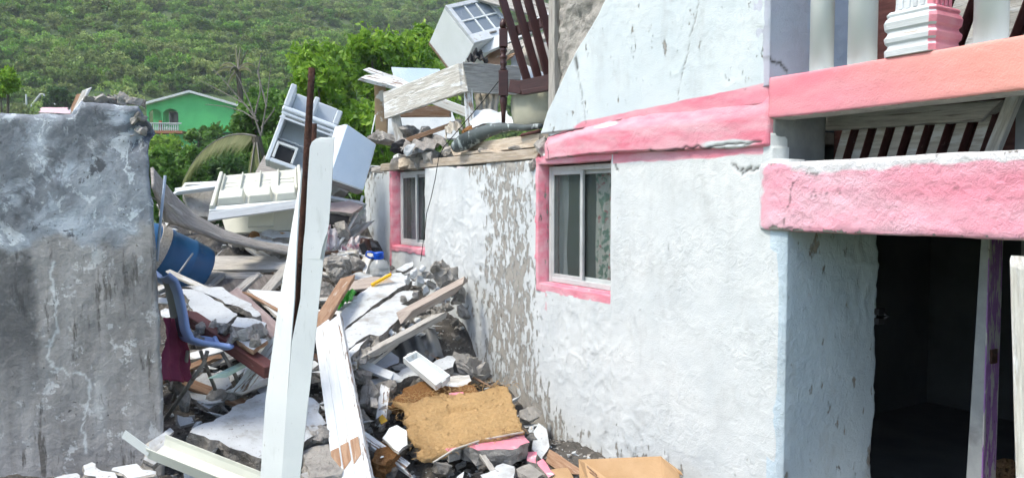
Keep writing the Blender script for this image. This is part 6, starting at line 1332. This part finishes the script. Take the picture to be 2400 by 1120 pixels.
def timber_frame():
    t = thing('wooden_trestle', 'weathered wooden frame of broad boards on the broken upper floor', 'frame', P(1085, 300, 8.2)); w = lambda *a: P(*a)
    plank('board', w(905, 248, 9.0), w(1086, 182, 8.05), .045, .31, 'palewood', (0, 0, 1), t, .005, 1, .006); plank('board', w(1089, 182, 8.05), w(1215, 190, 8.5), .05, .31, 'greywood', (0, 0, 1), t, .005, 2, .006)
    plank('leg', w(1097, 208, 8.12), w(1103, 312, 8.1), .09, .09, 'peelwood', (0, -1, 0), t, .005, 3, .01); plank('leg', w(925, 262, 9.0), w(938, 330, 8.95), .10, .10, 'palewood', (0, -1, 0), t, .005, 4, .01)
    plank('rail', w(935, 262, 9.15), w(1050, 262, 9.3), .07, .13, 'brownwood', (0, 0, 1), t, .004, 5, .006); plank('rail', w(1000, 228, 8.9), w(1105, 268, 8.6), .08, .10, 'whitewood', (0, 0, 1), t, .004, 6, .006)
    plank('brace', w(945, 332, 8.8), w(1080, 285, 8.5), .05, .05, 'brownwood', (0, -.3, 1), t, .004, 7, .006)
timber_frame()
board('peeling_board', 'peeling white board laid over the left end of the timber frame', (862, 182, 9.3), (950, 205, 9.2), .16, .05, 'peelwood', (0, -.7, 1), 'board', 22, .02)
board('peeling_board', 'narrow peeling board on top of the wider one', (880, 172, 9.4), (960, 198, 9.35), .10, .04, 'peelwood', (0, -.7, 1), 'board', 23, .02)
board('tan_post', 'tan and dark stripped post under the peeling boards', (892, 205, 9.5), (895, 305, 9.5), .14, .10, surf('tan_post', (.42, .31, .19), (.30, .22, .14), 4, c3=(.62, .62, .58), s3=6, lo3=.55, hi3=.6), (0, -1, 0), 'post', 24, .02)
slab('pale_blue_sheet', 'pale blue board behind the timber frame', 'board', pp((918, 158, 10.2), (1030, 162, 10.3), (1045, 200, 10.0), (925, 195, 9.9)), .02, surf('pale_blue_board', (.42, .54, .68), (.50, .60, .72), 3), 'whitewood', .003, 80)
slab('white_partition', 'white partition panel standing behind the timber frame', 'panel', pp((905, 262, 9.9), (1060, 262, 9.9), (1080, 325, 9.6), (910, 320, 9.6)), .03, surf('pale_partition', (.50, .56, .60), (.58, .63, .66), 3), 'whitewood', .003, 81)
def bed_frame():
    o = P(1180, 290, 7.35); t = thing('bed_frame', 'dark mahogany bed frame with turned post and slanted spindles', 'bed frame', o)
    zt = (P(1180, 52, 7.35) - o).z; k = zt / 1.0
    pr = [(.018, 0), (.022, .10), (.034, .20), (.038, .25), (.03, .27)]
    pr2 = [(.03, .52), (.034, .54), (.022, .56), (.034, .58), (.036, .60), (.024, .62), (.036, .645), (.036, .665), (.022, .68), (.034, .71), (.036, .73), (.024, .75)]
    M().lathe([(r, z * k) for r, z in pr], 16).build('turned_foot', 'bedwood', t, None, 0, True); M().lathe([(r, z * k) for r, z in pr2], 16).build('turned_shaft', 'bedwood', t, None, 0, True)
    m = M(); m.b2((-.045, -.045, .27 * k), (.045, .045, .52 * k)); m.b2((-.04, -.04, .75 * k), (.04, .04, .93 * k)); m.build('post_block', 'bedwood', t, None, .006); M().lathe([(.02, .93 * k), (.036, .95 * k), (.036, .99 * k), (.015, 1.03 * k)], 14).build('finial', 'bedwood', t, None, 0, True)
    q = lambda x, y, Y: P(x, y, Y) - o
    plank('rail', q(1195, 78, 7.3) + o, q(1308, 42, 7.05) + o, .045, .09, 'bedwood', (0, 0, 1), t); plank('rail', P(1195, 202, 7.3), P(1225, 207, 7.25), .05, .12, 'bedwood', (0, 0, 1), t)
    plank('rail', P(1222, 202, 7.22), P(1310, 184, 7.02), .05, .10, 'bedwood', (0, 0, 1), t); plank('rail', P(1225, 218, 7.1), P(1310, 204, 6.95), .06, .045, 'bedwood', (0, 0, 1), t)
    for k_, (a, b) in enumerate((((1172, -20), (1236, 190)), ((1204, -20), (1262, 186)), ((1231, -20), (1286, 182)), ((1257, -25), (1312, 178)))):
        plank('spindle', P(*a, 7.22 - .05 * k_), P(*b, 7.22 - .05 * k_), .075, .03, 'bedwood', (.3, -1, 0), t, .004, k_)
bed_frame()
board('white_plank', 'white plank leaning across behind the bed spindles', (1105, 128, 9.0), (1300, 40, 8.6), .16, .04, 'whitewood', (0, -1, .5), 'plank', 25, .01)
board('grey_plank', 'broad grey weathered plank behind the bed at the top', (1110, -20, 9.2), (1320, 40, 9.0), .22, .04, 'greywood', (0, -1, .5), 'plank', 26, .01)
board('grey_plank', 'rough timber crossing behind the lower spindles', (1180, 120, 8.8), (1310, 75, 8.6), .10, .06, 'greywood', (0, -1, .5), 'timber', 27, .02)
slab('cupboard_sheet', 'brown cupboard panel below the tipped cabinet', 'panel', pp((1130, 140, 9.0), (1185, 95, 9.1), (1215, 120, 9.0), (1165, 160, 8.9)), .02, 'brownwood', 'brownwood', .002, 82)
slab('pale_sheet', 'pale panel standing behind the bed rail', 'panel', pp((1195, 110, 9.2), (1310, 60, 9.2), (1310, 180, 8.9), (1200, 190, 8.9)), .02, 'whitewood', 'whitewood', .002, 83)
def cushion(name, label, c, size, rot, mat):
    bm = bmesh.new(); bmesh.ops.create_cube(bm, size=1); bmesh.ops.subdivide_edges(bm, edges=bm.edges, cuts=6, use_grid_fill=True)
    for v in bm.verts:
        p = v.co * 2; r = 1 - .18 * max(abs(p.x), abs(p.y), abs(p.z)) * 0; k = (1 - .30 * (p.x ** 4) * (abs(p.z) < 2)) * (1 - .30 * p.y ** 4); v.co = Vector((p.x * size[0] / 2 * (1 - .06 * p.y ** 2), p.y * size[1] / 2 * (1 - .06 * p.x ** 2), p.z * size[2] / 2 * k * (1 + .12 * noise.noise(p * 1.5))))
    me = bpy.data.meshes.new(name); bm.to_mesh(me); bm.free(); t = thing(name, label, 'cushion', P(*c), rot); link('pad', me, mat, t, None, 0, True)
    M().tube([(size[0] / 2 * x, size[1] / 2 * y, 0) for x, y in ((-.95, -.93), (.95, -.93), (.95, .93), (-.95, .93), (-.95, -.93))], .012, 6).build('piping', mat, t, None, 0, True)
cushion('cushion', 'olive grey upholstered cushion standing under the bed rail', (1255, 258, 7.35), (.44, .34, .2), (R(88), R(-8), R(-20)), 'greencush')
cushion('cushion', 'pale beige cushion seen between the bed spindles', (1262, 130, 8.0), (.34, .26, .16), (R(70), R(25), R(10)), 'cloth')
sheet('hanging_cloth', 'limp beige cloth hanging from the timber frame', 'cloth', [(1112, 214, 8.3), (1172, 214, 8.4), (1165, 272, 8.3), (1118, 268, 8.25)], 'cloth', 24, 20, .04, 5, 21)
sheet('white_cloth', 'crumpled white cloth heaped below the hanging beige cloth', 'cloth', [(1100, 262, 8.2), (1190, 268, 8.2), (1205, 292, 7.9), (1105, 294, 7.9)], 'whiteplastic', 24, 20, .04, 1.7, 23, -.06, .06)
sheet('cream_cloth', 'crumpled cream cloth lying left of the frame leg', 'cloth', [(1048, 300, 8.4), (1080, 278, 8.5), (1085, 305, 8.2), (1040, 322, 8.15)], 'cloth', 20, 20, .05, 4, 24, -.04, .05)
sheet('black_bag', 'crumpled black plastic bag on top of the timber frame', 'bag', [(1097, 132, 8.2), (1130, 128, 8.3), (1145, 145, 8.2), (1098, 146, 8.1)], 'black', 20, 20, .05, 4, 25, -.06, .04)
def tarp():
    pts = [(1068, 345, 7.85), (1085, 335, 7.75), (1110, 322, 7.65), (1140, 308, 7.5), (1170, 300, 7.35), (1200, 298, 7.2), (1230, 300, 7.05), (1268, 296, 6.85)]
    m = M(); q = [P(*p) for p in pts]; m.tube(q, [.06, .085, .08, .065, .05, .035, .03, .025], 14); tag(m.build('rolled_tarp', 'tarp', None, None, 0, True, True), 'rolled black and white tarpaulin lying along the wall top', 'tarpaulin')
tarp()
slab('foam_scrap', 'rusty brown crumbled foam beside the frame leg', 'scrap', pp((1085, 305, 8.0), (1110, 282, 8.15), (1135, 286, 8.1), (1150, 298, 7.9), (1110, 312, 7.85)), .08, 'coir', 'coir', .015, 84)
board('slate_strip', 'red brown strip on the wall top by the pink beam', (1225, 318, 7.0), (1268, 308, 6.75), .10, .02, 'marwood', (0, 0, 1), 'strip', 28, .01)
sheet('debris_cloth', 'grey torn roofing felt hanging over the far wall top', 'felt', [(930, 330, 8.9), (1040, 320, 8.6), (1050, 345, 8.3), (940, 352, 8.6)], 'plywood', 22, 18, .05, 5, 31, 0, .06)
for k, (x, y, Y, s, m_, lb) in enumerate([(905, 325, 9.3, .34, 'rock', 'grey crumpled rubble heap at the far wall corner'), (965, 312, 9.0, .3, 'rock', 'dark rubble lump under the timber frame'), (1000, 318, 8.8, .28, 'concrete', 'grey rubble lump beneath the frame brace'), (940, 345, 8.8, .22, 'black', 'black crumpled scrap on the far wall top'), (965, 350, 8.6, .18, 'whitechip', 'white crumpled scrap on the far wall top')]):
    big('rubble_lump', lb, (x, y, Y), (s * 1.5, s, s * .6), m_, 260 + k, (.3 * k, .2, k), 'rubble')
# broken boards and a pink slab on top of the grey wall
slab('pink_slab', 'pale pink slab lying behind the top of the grey wall', 'slab', pp((90, 262, 5.3), (100, 254, 5.5), (160, 252, 5.5), (165, 266, 5.3)), .06, surf('pale_pink', (.66, .46, .50), (.6, .42, .46), 4), 'concrete', .006, 90)
board('wood_scrap', 'broken brown board end standing on the grey wall', (172, 268, 5.0), (188, 230, 5.05), .05, .03, 'brownwood', (0, -1, 0), 'board', 30, .008)
board('wood_scrap', 'pale splintered stick standing on the grey wall', (178, 262, 5.0), (204, 210, 5.05), .04, .02, 'palewood', (0, -1, .3), 'board', 31, .008)
board('wood_scrap', 'short dark board leaning on the grey wall top', (180, 266, 4.95), (200, 240, 5.0), .05, .03, 'peelwood', (.5, -1, 0), 'board', 32, .008)
# scattered sticks
rng_ = random.Random(77)
for k in range(26):
    Y = rng_.uniform(4.6, 9.0); px = rng_.uniform(400, 1200); x = (px - 1200) / 1800 * Y; d = (x - HO.x) * HN.x + (Y - HO.y) * HN.y
    if d > -.35: continue
    z = hz(x, Y) + .02; a = rng_.uniform(0, 3.14); L = rng_.uniform(.12, .4); v = Vector((math.cos(a) * L, math.sin(a) * L, rng_.uniform(-.06, .14)))
    tag(plank('wood_splinter', Vector((x, Y, z)) - v / 2, Vector((x, Y, z)) + v / 2, rng_.uniform(.02, .05), rng_.uniform(.012, .025), rng_.choice(['greywood', 'palewood', 'brownwood', 'whitewood']), (0, -.3, 1), None, .002, k, .04), 'short broken wood splinter lying in the rubble', 'splinter', 'splinters in the rubble')

# ---------------------------------------------------------------- the hazy air over the valley
def haze():
    m = bpy.data.materials.new('haze_air'); m.use_nodes = True; nt = m.node_tree; nt.nodes.clear()
    out = nt.nodes.new('ShaderNodeOutputMaterial'); v = nt.nodes.new('ShaderNodeVolumePrincipled'); v.inputs['Color'].default_value = (.86, .92, .97, 1); v.inputs['Density'].default_value = .0009; v.inputs['Anisotropy'].default_value = .1
    nt.links.new(v.outputs[0], out.inputs['Volume'])
    o = M().b2((-430, -45, -3), (430, 710, 320)).build('haze', m); tag(o, 'thin pale haze over the valley', 'haze', kind='stuff')
haze()
for k_, (s_, d_, w_) in enumerate([(2.6, 1.3, .5), (2.9, 1.6, .6), (2.75, 1.0, .3), (2.4, 1.9, .3)]): lump('floor_debris', HW(s_, d_, .1), (w_, w_ * .8, w_ * .6), 'straw', 700 + k_, (0, 0, k_), house)

rng_ = random.Random(91); kk = 0
WH = ('under the warped plywood sheet', 'beside the fallen door', 'between the vinyl post and the tilted slab', 'below the cracked slab', 'near the refrigerator')
while kk < 70:
    Y = rng_.uniform(5.2, 9.8); px = rng_.uniform(395, 930); x = (px - 1200) / 1800 * Y; d = (x - HO.x) * HN.x + (Y - HO.y) * HN.y
    if d > -.4: continue
    z = hz(x, Y) + .03; a = rng_.uniform(0, 3.14); L = rng_.uniform(.3, .9); v = Vector((math.cos(a) * L, math.sin(a) * L, rng_.uniform(-.15, .25))); where = WH[0] if px < 560 and Y > 7 else WH[1] if Y > 6.8 and px < 700 else WH[3] if px < 640 else WH[2] if Y < 7.8 else WH[4]
    if kk % 3:
        mt = rng_.choice(['greywood', 'palewood', 'brownwood', 'whitewood', 'peelwood', 'palewood'])
        nm = {'greywood': 'grey weathered', 'palewood': 'pale whitewashed', 'brownwood': 'bare brown', 'whitewood': 'white painted', 'peelwood': 'peeling white'}[mt]
        tag(plank('broken_board', Vector((x, Y, z)) - v / 2, Vector((x, Y, z)) + v / 2, rng_.uniform(.05, .12), rng_.uniform(.015, .035), mt, (rng_.uniform(-.4, .4), -.4, 1), None, .003, kk, .015), nm + ' broken board lying ' + where, 'board', nm + ' boards ' + where)
    else:
        c0 = Vector((x, Y, z + .02)); r = rng_.uniform(.10, .22); pts = [c0 + Vector((math.cos(k * 1.05 + a) * r * rng_.uniform(.6, 1.2), math.sin(k * 1.05 + a) * r * rng_.uniform(.5, 1.1), 0)) for k in range(6)]; tl = rng_.uniform(-.2, .5)
        pts = [Vector((p.x, p.y, p.z + (p.y - Y) * tl + (p.x - x) * rng_.uniform(-.02, .02))) for p in pts]
        slab('plaster_slab', 'broken white plaster slab lying ' + where, 'plaster', pts, rng_.uniform(.03, .08), seed=300 + kk, group='plaster slabs ' + where)
    kk += 1
